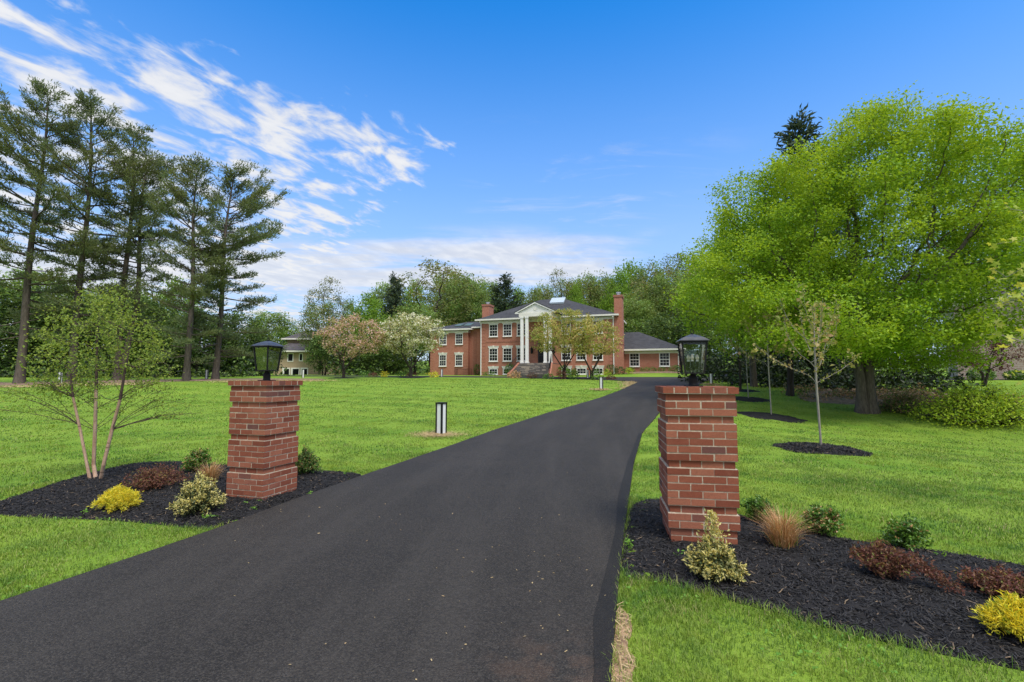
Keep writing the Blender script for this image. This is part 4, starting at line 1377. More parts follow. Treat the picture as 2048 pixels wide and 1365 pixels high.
# the darker trees standing behind it
p = place(1692, 23.5)
p = np.array([mp[0] - .9 + .5, mp[1] + 5.2, 0]); p[2] = tz(p[0], p[1])
make_tree('maple_tree', 'dark trunked broadleaf tree close behind the big maple trunk', 'tree', p, 22,
          [chain([(0, 0, -.1), (.1, 0, 1.8), (.1, .1, 4.0)])],
          [((.2, .5, 6.4), (4.6, 3.6, 4.0), 420, .5, 2.2)], .42, 4.0, .62, .009, .24,
          [(LM['maple'], 36, (.40, .40, .28), .17, dict(aspect=.6, up=.75, droop=.3, thr=2.6))], M['barkdark'], wig=.16, flare=.5)
p = place(1500, 31)
make_tree('maple_tree', 'bright green broadleaf tree left of the big maple, over the driveway bend', 'tree', p, 23,
          [chain([(1.2, 2.0, -.1), (1.1, 1.9, 2.0), (.9, 1.5, 4.4)])],
          [((0.4, 1, 7.6), (4.2, 3.8, 4.2), 430, .5, 2.4), ((-2.2, .5, 5.2), (2.8, 2.4, 2.0), 130, .4, 2.3), ((1.5, .5, 10.5), (2.6, 2.2, 2.2), 110, .4, None)], .45, 4.0, .68, .010, .22,
          [(LM['maple'], 42, (.42, .42, .3), .19, dict(aspect=.6, up=.75, droop=.3, thr=2.6))], M['bark'], wig=.16, flare=.5)
p = ground(1481, 783)
make_tree('lawn_tree', 'small dark trunked tree in the farthest mulch ring on the lawn', 'tree', p, 24,
          [chain([(0, 0, -.1), (.02, 0, 1.2), (0, 0, 2.0)])],
          [((0, 0, 3.4), (1.5, 1.3, 1.6), 130, .5, 1.5)], .25, 3.0, .4, .008, .085,
          [(LM['maple'], 24, (.24, .24, .18), .13, dict(aspect=.6, droop=.3, thr=2.6))], M['barkdark'], flare=.3)
tree_ring(p[0] + .35, p[1], .85, 'mulch ring under the dark trunked lawn tree', 31)


def sapling(px, py, top, label, seed, ring, ring_dx, ring_label, lean=0.0):
    p = ground(px, py)
    H = (py - top) / F_PX * p[1]; ring *= p[1] / F_PX
    r = np.random.default_rng(seed)
    tr = chain([(0, 0, -.05), (-.02 + lean * .5, 0, H * .42), (lean, 0, H * .80)])
    ex = []
    for i in range(13):
        f = .41 + .36 * (i + r.uniform(0, .6)) / 13
        z0 = f * H; q = np.array([lean * f, 0, z0]); az = i * 2.4 + r.normal(0, .3)
        hd = np.array([math.cos(az), math.sin(az), 0])
        L = H * (.45 - .18 * (f - .41) / .36 * .6) * r.uniform(.75, 1.1)
        el0 = 14 if i < 3 else 26
        pts = [q]
        for k in range(1, 11):
            e_ = R(el0 + (74 - el0) * min(1, k / 8)) if i >= 3 else R(20 + 22 * k / 10)
            pts.append(pts[-1] + L / 10 * (hd * math.cos(e_) + np.array([0, 0, math.sin(e_)])) + r.normal(0, .006, 3))
        ex.append(pts)
        for k in (4, 6, 8):
            d2 = unit(hd * .6 + r.normal(0, .5, 3) + np.array([0, 0, .8])); ex.append([pts[k], pts[k] + d2 * .06, pts[k] + d2 * .15])
    make_tree('maple_sapling', label, 'tree', p, seed, [tr],
              [((lean, 0, H * .86), (H * .05, H * .05, H * .12), 12, .7, H * .7)],
              H * .03, H * .5, H * .045, .0034, .025,
              [(LM['sapleaf'], 3.6, (.007 * H, .007 * H, .008 * H), .0165 * H, dict(aspect=.65, up=.5, droop=.2, thr=2.6, zlo=H * .40)),
               (LM['sapleaf'], 1.5, (.016 * H, .016 * H, .016 * H), .031 * H, dict(aspect=.75, up=.7, droop=.4, thr=1.3, zlo=H * .38))],
              M['saplingbark'], 'maple saplings planted along the lawn', wig=.10, lift=.55, flare=.25, sides=7, flare_h=.1, extra=ex)
    tree_ring(p[0] + ring_dx, p[1] - .02, ring, ring_label, seed + 50)


sapling(1643, 900, 588, 'nearest budding sapling, its grey stem rising from the largest mulch ring', 41, 82, -.02, 'largest mulch ring, under the nearest sapling', -.05)
sapling(1543, 834, 602, 'second budding sapling, one mulch ring beyond the nearest', 42, 66, -.05, 'mulch ring under the second sapling', -.04)
sapling(1497, 799, 640, 'third, thinnest sapling just right of the dark trunked lawn tree', 43, 44, -.1, 'mulch ring under the third sapling', -.03)

# young maple at the edge of the picture with large yellow green leaves
ym = place(2088, 5.6)
def palmate(P, size, r, droop=.5):
    n = len(P); Vs, Fs = [], []
    nr = unit(r.standard_normal((n, 3)) * .6 + np.array([0, -.55, .6]))
    t = r.standard_normal((n, 3)); t[:, 2] -= droop; t = unit(t - (t * nr).sum(1, keepdims=True) * nr); s = np.cross(nr, t)
    L = size * r.uniform(.6, 1.25, (n, 1))
    lobes = [(-150, .35), (-125, .62), (-88, .40), (-62, .92), (-28, .50), (0, 1.15), (28, .50), (62, .92), (88, .40), (125, .62), (150, .35)]
    ring_ = [P + L * l * (t * math.cos(R(a)) + s * math.sin(R(a))) - nr * L * .15 * l * abs(math.sin(R(a))) for a, l in lobes]
    V = np.stack([P] + ring_, 1).reshape(-1, 3)
    k = len(lobes) + 1
    b = np.arange(n)[:, None] * k
    F = np.concatenate([b + [[0, i, i + 1]] for i in range(1, k - 1)])
    return V, F
r = np.random.default_rng(77)
root = empty('maple_sapling', ym, 0, 'young maple at the frame edge with large yellow green lobed leaves', 'tree', 'maple saplings planted along the lawn')
ch_ = [chain([(0, 0, -.05), (.0, 0, 1.3), (-.02, 0, 3.6)])]
A = np.concatenate([ellipsoid_pts((-.1, 0, 2.1), (.55, .5, .75), 46, r, .6), ellipsoid_pts((-.05, 0, 3.1), (.5, .45, .8), 36, r, .6)])
N, Pn = colonize([np.array(c) for c in ch_], A, .10, 2.5, .14, 50, r, .12, .15)
rad, _ = radii(N, Pn, .003, .025)
V, Fq = tubes(N, Pn, rad, 6); mesh_obj('trunk', V, [Fq], M['saplingbark'], root, smooth=True)
ids = np.nonzero((rad < .0065) & (N[:, 2] > 1.35))[0]; ids = np.repeat(ids, r.poisson(2.3, len(ids)))
V, Fq = palmate(N[ids] + r.normal(0, .04, (len(ids), 3)), .060, r)
mesh_obj('crown', V, [Fq], LM['yellowmaple'], root)

# birch clump
bp = ground(190, 962)
def bpt(px, py, dy=0.0): return local(px, py, bp[1] + dy, bp)
st = [chain([(-.06, 0, -.05), bpt(172, 920), bpt(158, 850), bpt(146, 795), bpt(140, 740)]),
      chain([(.0, .03, -.05), bpt(187, 930, .1), bpt(190, 860, .1), bpt(192, 780, .1), bpt(194, 700, .1), bpt(196, 640, .1)]),
      chain([(.08, 0, -.05), bpt(207, 930, -.1), bpt(224, 860, -.1), bpt(240, 800, -.15), bpt(252, 730, -.15), bpt(262, 680, -.1)])]
r = np.random.default_rng(52)
ex = []
for i in range(34):                          # long whippy lower branches
    c_ = np.array(st[i % 3]); q = c_[(c_[:, 2] > .42) & (c_[:, 2] < 1.5)]
    q = q[r.integers(len(q))]
    sx = (-1, r.choice([-1, 1]), 1)[i % 3]
    az = r.normal(0, .75); L = r.uniform(.55, 1.15) * (1.15 if q[2] < 1.0 else .85); el = R(r.uniform(22, 50))
    hd = np.array([sx * math.cos(az), math.sin(az), 0])
    pts = [q]
    for k in range(1, 9):
        e_ = el - R(26) * k / 8 + r.normal(0, .05)
        pts.append(pts[-1] + L / 8 * (hd * math.cos(e_) + np.array([0, 0, math.sin(e_)])) + r.normal(0, .008, 3))
    ex.append(pts)
    for k in (4, 6):
        d2 = unit(hd + r.normal(0, .5, 3) + np.array([0, 0, .4])); ex.append([pts[k], pts[k] + d2 * .1, pts[k] + d2 * .22])
make_tree('birch_clump', 'young river birch with three pale peeling stems in the mulch bed', 'tree', bp, 51, st,
          [((.05, 0, 2.05), (.82, .72, .66), 280, .5, None), ((.0, 0, 2.68), (.38, .4, .32), 60, .5, None), ((-.78, 0, 1.72), (.40, .4, .34), 50, .5, None), ((.80, 0, 1.62), (.36, .4, .34), 50, .5, None), ((.1, 0, 1.35), (.9, .6, .25), 50, .5, None)],
          .085, 2.5, .115, .0022, .023,
          [(LM['birch'], 15, (.09, .09, .08), .040, dict(aspect=.62, up=.5, thr=2.0, zfade=(1.0, 2.0))), (LM['birch'], 3.2, (.03, .03, .02), .034, dict(aspect=.6, up=.5, thr=1.5, zlo=.5))],
          M['birchbark'], twig=M['twig'], twig_r=.0165, twig_z=1.42, iters=70, wig=.14, lift=.10, flare=.25, sides=7, flare_h=.15, extra=ex)


# pines
def pine(px, D, H, rad, label, seed, lean=(0, 0), bare=.24, skew=None, twin=False, nb=86, dens=1.0):
    r = np.random.default_rng(seed)
    base = place(px, D)
    root = empty('pine_tree', base, 0, label, 'tree', 'tall pines at the lawn edge')
    Ns, Ps, Rs = [], [], []
    def addnode(p, par, rr): Ns.append(np.array(p, float)); Ps.append(par); Rs.append(rr); return len(Ns) - 1
    def trunk(h, off, r0, par=-1, z0=-.2):
        ids, prev = [], par
        k = int(h / .5)
        ph = r.uniform(0, 6)
        for i in range(k + 1):
            t = i / k
            z = z0 + (h - z0) * t
            w = .16 * math.sin(t * 7 + ph) * t
            prev = addnode((lean[0] * t + w + off[0] * min(1, t * 3), lean[1] * t + .7 * w + off[1], z), prev, r0 * (1 - t) ** .8 * (1 + .5 * math.exp(-max(z, 0) / .5)) + .015)
            ids.append(prev)
        return ids
    trunks = [trunk(H, (0, 0), 0.0105 * H + .04)]
    if twin: trunks.append(trunk(H * .9, (.9, .2), .009 * H + .05))
    TP, TD, TL = [], [], []
    def tuft(p, d, n, L):
        for _ in range(n): TP.append(p); TD.append(d); TL.append(L)
    for ti, ids in enumerate(trunks):
        kk = nb if ti == 0 else int(nb * .7)
        for b in range(kk):
            f = bare + (1 - bare) * ((b + r.uniform(0, .8)) / kk) ** .92
            f = min(f, .995)
            node = ids[min(len(ids) - 1, int(f * (len(ids) - 1)))]
            az = r.uniform(0, 2 * PI)
            g = (f - bare) / (1 - bare)
            prof = (.55 + .75 * g if g < .35 else .81 + .25 * (g - .35) if g < .6 else .88 * (1 - (g - .6) / .4) ** .75 + .10)
            L = rad * prof * r.uniform(.40, 1.25)
            if skew is not None: L *= 1 + skew[1] * math.cos(az - skew[0]) * (1.0 if g > .1 else .3)
            if f < bare + .10 and r.uniform() < .45: dead = True
            else: dead = False
            el = R(-8 + 50 * g ** 1.5 + r.normal(0, 10))
            hd = np.array([math.cos(az), math.sin(az), 0]); sd_ = np.array([-math.sin(az), math.cos(az), 0])
            q = Ns[node].copy(); prev = node
            m = max(3, int(L / .42))
            rb = min(Rs[node] * .45, .012 * L + .012)
            for i in range(1, m + 1):
                t = i / m
                e2 = el + R(22) * t * t
                q = q + L / m * (hd * math.cos(e2) + np.array([0, 0, math.sin(e2)]) + sd_ * r.normal(0, .10))
                prev = addnode(q, prev, rb * (1 - t * .8) + .006)
                if dead: continue
                if t > .30:
                    for sgn in (-1, 1):
                        if r.uniform() > .80 * dens: continue
                        l2 = L * .30 * (1.12 - t) + .30
                        d2 = unit(hd * .75 + sd_ * sgn * r.uniform(.5, 1.0) + np.array([0, 0, .16 + .35 * g]))
                        k2 = max(1, int(l2 / .30)); pp = prev; c = q.copy()
                        for j in range(k2):
                            c = c + d2 * .30 + r.normal(0, .03, 3); pp = addnode(c, pp, .007)
                            tuft(c, d2, 14, .26)
                    tuft(q, unit(hd + np.array([0, 0, .5])), 13 if t < .9 else 20, .28)
    N, Pn, rad_ = np.array(Ns), np.array(Ps), np.array(Rs)
    V, Fq = tubes(N, Pn, rad_, 6)
    mesh_obj('trunk', V, [Fq], M['pinebark'], root, smooth=True)
    P = np.array(TP) + r.normal(0, .13, (len(TP), 3)) * np.array([1, 1, .75]); D_ = unit(np.array(TD) + np.array([0, 0, .35]))
    V, Fq = leaves(P, np.array(TL)[:, None], .22, .3, .1, r, D_, .55, -.2)
    mesh_obj('crown', V, [Fq], LM['pine'], root)


pine(42, 33.5, 21.4, 5.2, 'tallest pine, first of the row at the left, needles high over the birch', 61, (.4, 0), .17)
pine(146, 35.0, 21.4, 4.9, 'pine directly behind the birch clump, second of the row', 62, (.3, 0), .15)
pine(236, 37.0, 20.0, 4.0, 'twin stemmed pine in the middle of the row', 63, (.3, 0), .24, twin=True, nb=70)
pine(375, 35.0, 16.4, 3.5, 'slender sparse pine whose trunk stands just left of a white bollard', 64, (.1, 0), .10, nb=88)
pine(432, 37.5, 16.8, 4.2, 'last pine of the row, its boughs reaching out over the pillar lantern', 65, (.6, 0), .11, skew=(0, .38), nb=98)


# dogwoods
def dogwood(px, D, W, H, label, seed, sets, grp, stems=3, py=None, bark=None, low=.32, off=0.0):
    p = place(px, D)
    r = np.random.default_rng(seed)
    cs = []
    for i in range(stems):
        a = 2 * PI * i / stems + r.uniform(-.4, .4)
        cs.append(chain([(.06 * math.cos(a), .06 * math.sin(a), -.1), (.10 * math.cos(a), .1 * math.sin(a), H * .14), (W * .16 * math.cos(a) + off * .3, W * .16 * math.sin(a), H * .36)]))
    make_tree('dogwood_tree', label, 'tree', p, seed, cs,
              [((off, 0, H * .66), (W * .5, W * .42, H * .34), 260, .5, H * low), ((off, 0, H * .48), (W * .48, W * .42, H * .16), 80, .5, H * low)],
              .24, 3.0, .34, .0075, .14, sets, bark or M['dogbark'], grp, wig=.18, flare=.5, flare_h=.25)
    return p


g = 'flowering dogwoods along the top of the lawn'
pk = [(LM['pink'], 10, (.22, .22, .10), .15, dict(aspect=.8, up=1.4, thr=2.0)), (LM['dogleaf'], 5.0, (.26, .26, .16), .17, dict(aspect=.6, thr=2.6))]
wh = [(LM['cream'], 12, (.22, .22, .08), .18, dict(aspect=.85, up=1.8, thr=1.8)), (LM['dogleaf'], 6, (.27, .27, .16), .18, dict(aspect=.6, thr=2.6))]
yl = [(LM['dogyellow'], 20, (.24, .24, .10), .16, dict(aspect=.65, up=1.2, thr=2.2))]
p = dogwood(688, 45.5, 6.6, 6.2, 'pink blossomed dogwood, arching over the lawn edge', 71, pk, g, off=.7)
tree_ring(p[0], p[1], 1.5, 'mulch mound under the pink dogwood', 171)
p = dogwood(822, 47.0, 6.6, 6.6, 'white blossomed dogwood beside the left wing', 72, wh, g, 3, off=-.1)
tree_ring(p[0], p[1], 1.4, 'mulch mound under the white dogwood', 172)
p = dogwood(1128, 44.5, 6.4, 6.7, 'yellowing dogwood before the portico columns', 73, yl, g, 4, low=.36)
tree_ring(p[0], p[1], 1.6, 'mulch mound under the dogwood before the portico', 173)
p = dogwood(1183, 43.0, 4.7, 5.5, 'smaller yellowing dogwood before the right hand windows', 74, yl, g, 2, low=.40, off=.25)
tree_ring(p[0], p[1], .8, 'mulch mound under the smaller yellowing dogwood', 174)

# shrubs and small trees by the tan house, dark evergreen shrub
p = place(646, 62)
make_tree('dark_shrub_tree', 'dark green small tree between the tan house and pink dogwood', 'tree', p, 75,
          [chain([(0, 0, -.1), (0, 0, 1.0)]), chain([(.3, 0, -.1), (.5, 0, 1.0)])], [((0, 0, 2.9), (2.0, 1.8, 2.6), 160, .4, .5)], .4, 4, .5, .012, .16,
          [(LM['dark'], 30, (.3, .3, .24), .22, dict(thr=3, aspect=.6)), (LM['mid'], 12, (.3, .3, .24), .2, dict(thr=3, aspect=.6))], M['barkdark'])

# ------------------------------------------------------------------ background trees
BG = {}


def bg_proto(kind, seed):
    if kind == 'round':
        return dict(chains=[chain([(0, 0, -.3), (.1, 0, 3), (.2, 0, 6)])], env=[((0, 0, 12.5), (5.0, 5.0, 7.5), 260, .5, 3)], sets=[(LM['mid'], 48, (.70, .70, .55), .44, dict(thr=3))], bark=M['barkdark'])
    if kind == 'bright':
        return dict(chains=[chain([(0, 0, -.3), (.1, 0, 2.4)])], env=[((0, 0, 9.5), (4.4, 4.4, 7.0), 240, .5, 2.4), ((0, 0, 14.5), (2.6, 2.6, 4), 60, .5, None)], sets=[(LM['bright'], 50, (.62, .62, .5), .42, dict(thr=3))], bark=M['barkdark'])
    if kind == 'sparse':
        return dict(chains=[chain([(0, 0, -.3), (.2, 0, 5), (.1, .2, 10)])], env=[((0, 0, 13.5), (5.2, 5.2, 8.0), 190, .4, 6)], sets=[(LM['olive'], 22, (.50, .50, .42), .34, dict(thr=2.2))], bark=M['barkdark'])
    if kind == 'olive':
        return dict(chains=[chain([(0, 0, -.3), (.1, 0, 4), (.2, .2, 8)])], env=[((0, 0, 13), (4.6, 4.6, 8), 250, .5, 4)], sets=[(LM['olive'], 24, (.62, .62, .5), .38, dict(thr=2.6)), (LM['mid'], 20, (.62, .62, .5), .38, dict(thr=2.6))], bark=M['barkdark'])
    if kind == 'darkleaf':
        return dict(chains=[chain([(0, 0, -.3), (.1, 0, 2)])], env=[((0, 0, 7.5), (4.5, 4.0, 6.8), 220, .45, .8)], sets=[(LM['dark'], 44, (.6, .6, .5), .38, dict(thr=3.4)), (LM['mid'], 13, (.6, .6, .5), .38, dict(thr=3.4))], bark=M['barkdark'])


def bg_tree(kind, variant, px, D, top, wide, label, group=None, base=None, rz=None, name=None):
    r = random.Random(hash((kind, variant, px)) & 0xffff)
    p = place(px, D)
    if base is not None: p[2] = base
    H = EYE + (HZ - top) / F_PX * D - p[2]
    key = (kind, variant)
    nm = name or {'round': 'broadleaf_tree', 'bright': 'broadleaf_tree', 'sparse': 'sparse_tree', 'olive': 'budding_tree', 'darkleaf': 'shade_tree', 'spruce': 'spruce_tree'}[kind]
    if key not in BG:
        if kind == 'spruce':
            o = spruce_proto(variant)
        else:
            d = bg_proto(kind, variant)
            o = make_tree(nm, label, 'tree', (0, 0, 0), 900 + 37 * variant + len(kind), d['chains'], d['env'], .85, 8, 1.15, .022, .30, d['sets'], d['bark'], wig=.16, flare=.4, sides=5)
        zs = max(v.co.z for ch in bpy.data.objects if ch.parent == o for v in ch.data.vertices)
        xs = max(abs(v.co.x) for ch in bpy.data.objects if ch.parent == o and ch.name.startswith('crown') for v in ch.data.vertices)
        BG[key] = (o, zs, xs, [False])
    o, zs, xs, used = BG[key]
    W = 1.45 * wide / F_PX * D / 2
    s = (W / xs, W / xs, H / zs)
    rzz = r.uniform(0, 6) if rz is None else rz
    if used[0]:
        c = copy_thing(o, p, rzz, s, label, group)
        c.name = nm
    else:
        used[0] = True; c = o
        c.location = tuple(map(float, p)); c.rotation_euler = (0, 0, rzz); c.scale = s; c['label'] = label
        if group: c['group'] = group
    return c


def spruce_proto(seed):
    r = np.random.default_rng(500 + seed)
    root = empty('spruce_tree', (0, 0, 0), 0, '', 'tree')
    Ns, Ps, Rs, TP, TD = [], [], [], [], []
    H = 16.0
    prev = -1
    for i in range(33):
        Ns.append(np.array([0, 0, -.2 + i * (H + .2) / 32])); Ps.append(prev); Rs.append(.24 * (1 - i / 32) + .015); prev = i
    for b in range(120):
        f = .08 + .91 * (b / 120) ** .9
        nd = int(f * 32); az = r.uniform(0, 2 * PI); L = (4.1 * (1 - f) ** .75 + .25) * r.uniform(.6, 1.15)
        q = Ns[nd].copy(); prev = nd; m = max(2, int(L / .5)); hd = np.array([math.cos(az), math.sin(az), 0])
        el = R(r.normal(5 + 30 * f, 7))
        for i in range(m):
            q = q + L / m * (hd * math.cos(el) + np.array([0, 0, math.sin(el) + .15 * i / m])) + r.normal(0, .05, 3)
            Ns.append(q); Ps.append(prev); Rs.append(.02 + .03 * (1 - i / m)); prev = len(Ns) - 1
            for _ in range(26 if i else 8): TP.append(q); TD.append(hd + np.array([0, 0, .3]))
    N = np.array(Ns)
    V, Fq = tubes(N, np.array(Ps), np.array(Rs), 5); mesh_obj('trunk', V, [Fq], M['barkdark'], root)
    P = np.array(TP) + r.normal(0, .2, (len(TP), 3))
    V, Fq = leaves(P, .42, .3, .4, .1, r, unit(np.array(TD)), .45)
    mesh_obj('crown', V, [Fq], LM['spruce'], root)
    return root


gw = 'trees rising behind the brick house'
T_ = [
    # kind, variant, px, D, top, width, label
    ('sparse', 0, 655, 78, 548, 72, 'nearly bare tree standing against the sky over the tan house'),
    ('olive', 0, 640, 74, 590, 70, 'thin olive tree over the pink dogwood, under the bare tree'),
    ('bright', 0, 735, 80, 580, 78, 'bright yellow green tree above and between both blossoming dogwoods'),
    ('bright', 1, 700, 84, 590, 52, 'smaller light green tree left of the bright one over the dogwoods'),
    ('spruce', 0, 790, 88, 540, 110, 'dull green conifer left of the tallest background tree'),
    ('sparse', 1, 862, 92, 502, 150, 'tallest background tree, open crown against the sky over the left wing'),
    ('round', 0, 925, 98, 545, 84, 'mid green tree over the left chimney'),
    ('olive', 1, 905, 104, 532, 90, 'olive brown tree behind the mid green one over the left wing'),
    ('spruce', 1, 1010, 96, 545, 130, 'dark conifer between left chimney and portico gable'),
    ('round', 1, 955, 108, 565, 70, 'low round tree filling the gap left of the dark conifer'),
    ('olive', 2, 1066, 112, 572, 62, 'brownish low tree over the pediment'),
    ('sparse', 0, 1117, 104, 530, 66, 'narrow open tree over the roof skylight'),
    ('bright', 0, 1152, 100, 560, 56, 'small rounded green tree right of the roof skylight'),
    ('olive', 0, 1190, 108, 532, 76, 'olive tree left of the right chimney'),
    ('bright', 1, 1240, 100, 520, 74, 'pale green domed tree over the right chimney'),
    ('round', 0, 1215, 112, 545, 76, 'mid green tree right behind the right chimney'),
    ('sparse', 1, 1312, 98, 512, 100, 'tall budding tree over the single storey wing'),
    ('olive', 1, 1290, 92, 560, 96, 'olive tree behind the single storey wing roof'),
    ('round', 1, 1345, 90, 528, 96, 'leafy tree right of the single storey wing'),
    ('round', 0, 1265, 86, 592, 90, 'lower leafy tree just behind the wing roof ridge'),
    ('darkleaf', 0, 1330, 72, 620, 120, 'dark shade tree close behind the sloping end of the wing roof'),
    ('darkleaf', 1, 1400, 66, 600, 130, 'dark shade tree behind the right pillar lantern'),
    ('olive', 2, 1405, 84, 530, 110, 'tall olive tree at the left flank of the big maple'),
    ('spruce', 0, 1618, 44, 196, 270, 'dark spruce tip sticking out above the maple crown'),
    ('darkleaf', 0, 1560, 46, 520, 190, 'dark shade tree deep behind the second sapling'),
    ('darkleaf', 1, 1690, 40, 500, 210, 'dark shade tree deep behind the maple trunk'),
    ('darkleaf', 2, 1830, 40, 520, 105, 'dark shade tree right of the maple trunk'),
    ('round', 1, 2010, 60, 380, 230, 'green tree behind the stone house roof'),
    ('round', 0, 772, 118, 560, 70, 'far hazy green tree between conifer and bright tree over the dogwoods'),
    ('bright', 1, 826, 116, 545, 70, 'far green tree left of the tallest background tree'),
    ('round', 1, 892, 118, 530, 74, 'far green tree filling the sky right of the tallest background tree'),
    ('olive', 0, 948, 122, 540, 70, 'far olive tree above the left chimney top'),
    ('round', 0, 984, 120, 556, 66, 'far green tree just left of the dark conifer tip'),
    ('bright', 0, 1036, 118, 566, 62, 'far bright tree right of the dark conifer'),
    ('round', 1, 1088, 122, 556, 66, 'far green tree over the pediment apex'),
    ('olive', 1, 1136, 120, 548, 66, 'far olive tree over the main roof ridge end'),
    ('round', 0, 1176, 118, 545, 70, 'far green tree right of the roof ridge'),
    ('bright', 0, 1262, 120, 512, 80, 'far bright green tree right of the right chimney'),
    ('round', 1, 1300, 116, 508, 90, 'far green tree over the wing roof ridge'),
    ('olive', 2, 1362, 112, 500, 90, 'far olive tree right of the wing roof'),
    ('round', 0, 1420, 104, 500, 100, 'far green tree beside the maple flank'),
    # left: behind the pines
    ('darkleaf', 2, 20, 52, 560, 170, 'dark leafy tree behind the first pine'),
    ('darkleaf', 0, 120, 56, 575, 170, 'dark leafy tree behind the birch clump'),
    ('round', 1, 215, 60, 560, 150, 'green leafy tree behind the twin stemmed pine'),
    ('darkleaf', 1, 300, 54, 585, 150, 'dark leafy tree right of the twin stemmed pine'),
    ('round', 0, 75, 64, 535, 150, 'tall light green tree between the first two pines'),
    ('bright', 1, 268, 64, 560, 110, 'light green tree right of the twin stemmed pine'),
    ('bright', 0, 345, 66, 545, 95, 'light green tree behind the slender pine'),
    ('darkleaf', 2, 395, 52, 610, 120, 'low dark tree between the last two pines'),
    ('darkleaf', 0, 470, 56, 615, 110, 'dark leafy tree right of the last pine trunk'),
    ('darkleaf', 1, 515, 60, 650, 90, 'dark leafy tree behind the left pillar lantern'),
    ('round', 0, 545, 92, 620, 90, 'rounded tree behind the tan house'),
    ('darkleaf', 2, 770, 70, 650, 110, 'dark tree in the gap between pink and white dogwoods'),
    ('darkleaf', 1, 720, 64, 668, 110, 'shaded tree right behind the pink dogwood'),
    ('round', 1, 830, 78, 600, 110, 'green tree right behind the white dogwood'),
]
for k, v, px, D, top, wd, lab in T_:
    bg_tree(k, v, px, D, top, wd, lab, gw if 80 < D and 560 < px < 1450 else ('shade trees behind the pines and maple' if k == 'darkleaf' else None))


def thicket(name, label, spans, seed, mat_w, size=.4, dens=9.0):
    """ground-hugging mass of leaves along polylines: (x0,y0,x1,y1,height,depth)"""
    r = np.random.default_rng(seed)
    PP = []
    for (x0, y0, x1, y1, h, dpt) in spans:
        Ln = math.hypot(x1 - x0, y1 - y0)
        n = int(Ln * h * dens)
        t = r.uniform(0, 1, n)
        dd = r.normal(0, dpt, n)
        nx_, ny_ = -(y1 - y0) / Ln, (x1 - x0) / Ln
        X = x0 + (x1 - x0) * t + nx_ * dd; Y = y0 + (y1 - y0) * t + ny_ * dd
        hh = h * (.55 + .25 * np.sin(t * Ln * .9 + seed) + .2 * np.sin(t * Ln * 2.3 + 2 * seed) + .12 * np.sin(t * Ln * 5.1)) * np.exp(-(dd / (dpt * 1.8)) ** 2)
        Z = tz(X, Y) + hh * r.uniform(0, 1, n) ** .8
        PP.append(np.stack([X, Y, Z], 1))
    P = np.concatenate(PP)
    mats = [m for m, _ in mat_w]
    pick = r.choice(len(mats), len(P), p=np.array([w for _, w in mat_w]) / sum(w for _, w in mat_w))
    V, Fq = leaves(P, size, .6, .6, .15, r)
    o = mesh_obj(name, V, [Fq], mats, mi=np.concatenate([pick, pick]))
    return tag(o, label, 'undergrowth', kind='stuff')


thicket('woodland_undergrowth', 'woodland undergrowth closing the view behind the brick house',
        [(-190, 60, -70, 90, 9, 3), (75, 84, 160, 60, 9, 3), (-70, 92, -20, 96, 7, 2.5), (-20, 96, 30, 90, 9, 2.5), (28, 92, 75, 84, 9, 2.5), (-60, 118, 70, 122, 15, 4), (18, 78, 38, 70, 4.5, 1.6), (-24, 74, -12, 76, 4, 1.5), (-14, 82, 0, 84, 6, 2)], 81,
        [(LM['dark'], 5), (LM['mid'], 4), (LM['olive'], 1)], .5, 7)
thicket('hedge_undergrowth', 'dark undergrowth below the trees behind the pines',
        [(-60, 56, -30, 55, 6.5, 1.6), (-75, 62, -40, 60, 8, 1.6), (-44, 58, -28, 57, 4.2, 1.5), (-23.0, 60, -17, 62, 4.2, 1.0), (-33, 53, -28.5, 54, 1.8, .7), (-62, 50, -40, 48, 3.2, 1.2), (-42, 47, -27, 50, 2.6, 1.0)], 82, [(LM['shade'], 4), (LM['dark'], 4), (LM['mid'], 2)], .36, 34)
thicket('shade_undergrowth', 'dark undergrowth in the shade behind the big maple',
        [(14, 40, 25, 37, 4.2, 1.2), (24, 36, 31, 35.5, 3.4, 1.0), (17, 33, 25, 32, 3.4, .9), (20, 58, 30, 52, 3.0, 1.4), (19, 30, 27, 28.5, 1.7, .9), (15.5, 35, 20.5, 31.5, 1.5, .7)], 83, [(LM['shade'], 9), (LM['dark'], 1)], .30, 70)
thicket('dry_brush', 'dry brown brush and ivy on the bank behind the maple trunk',
        [(a_ + BK[0], b_ + BK[1], c_ + BK[0], d_ + BK[1], h_, w_) for a_, b_, c_, d_, h_, w_ in ((14.8, 22.5, 19.0, 19.6, .8, .6), (16.2, 19.0, 20.6, 18.0, .75, .35), (12.6, 22, 15.5, 20.6, .45, .5), (13.5, 25, 19, 21.5, .8, .9))], 84, [(LM['brush'], 7), (LM['tawny'], 2), (LM['dark'], 2), (LM['box'], 1)], .13, 360)

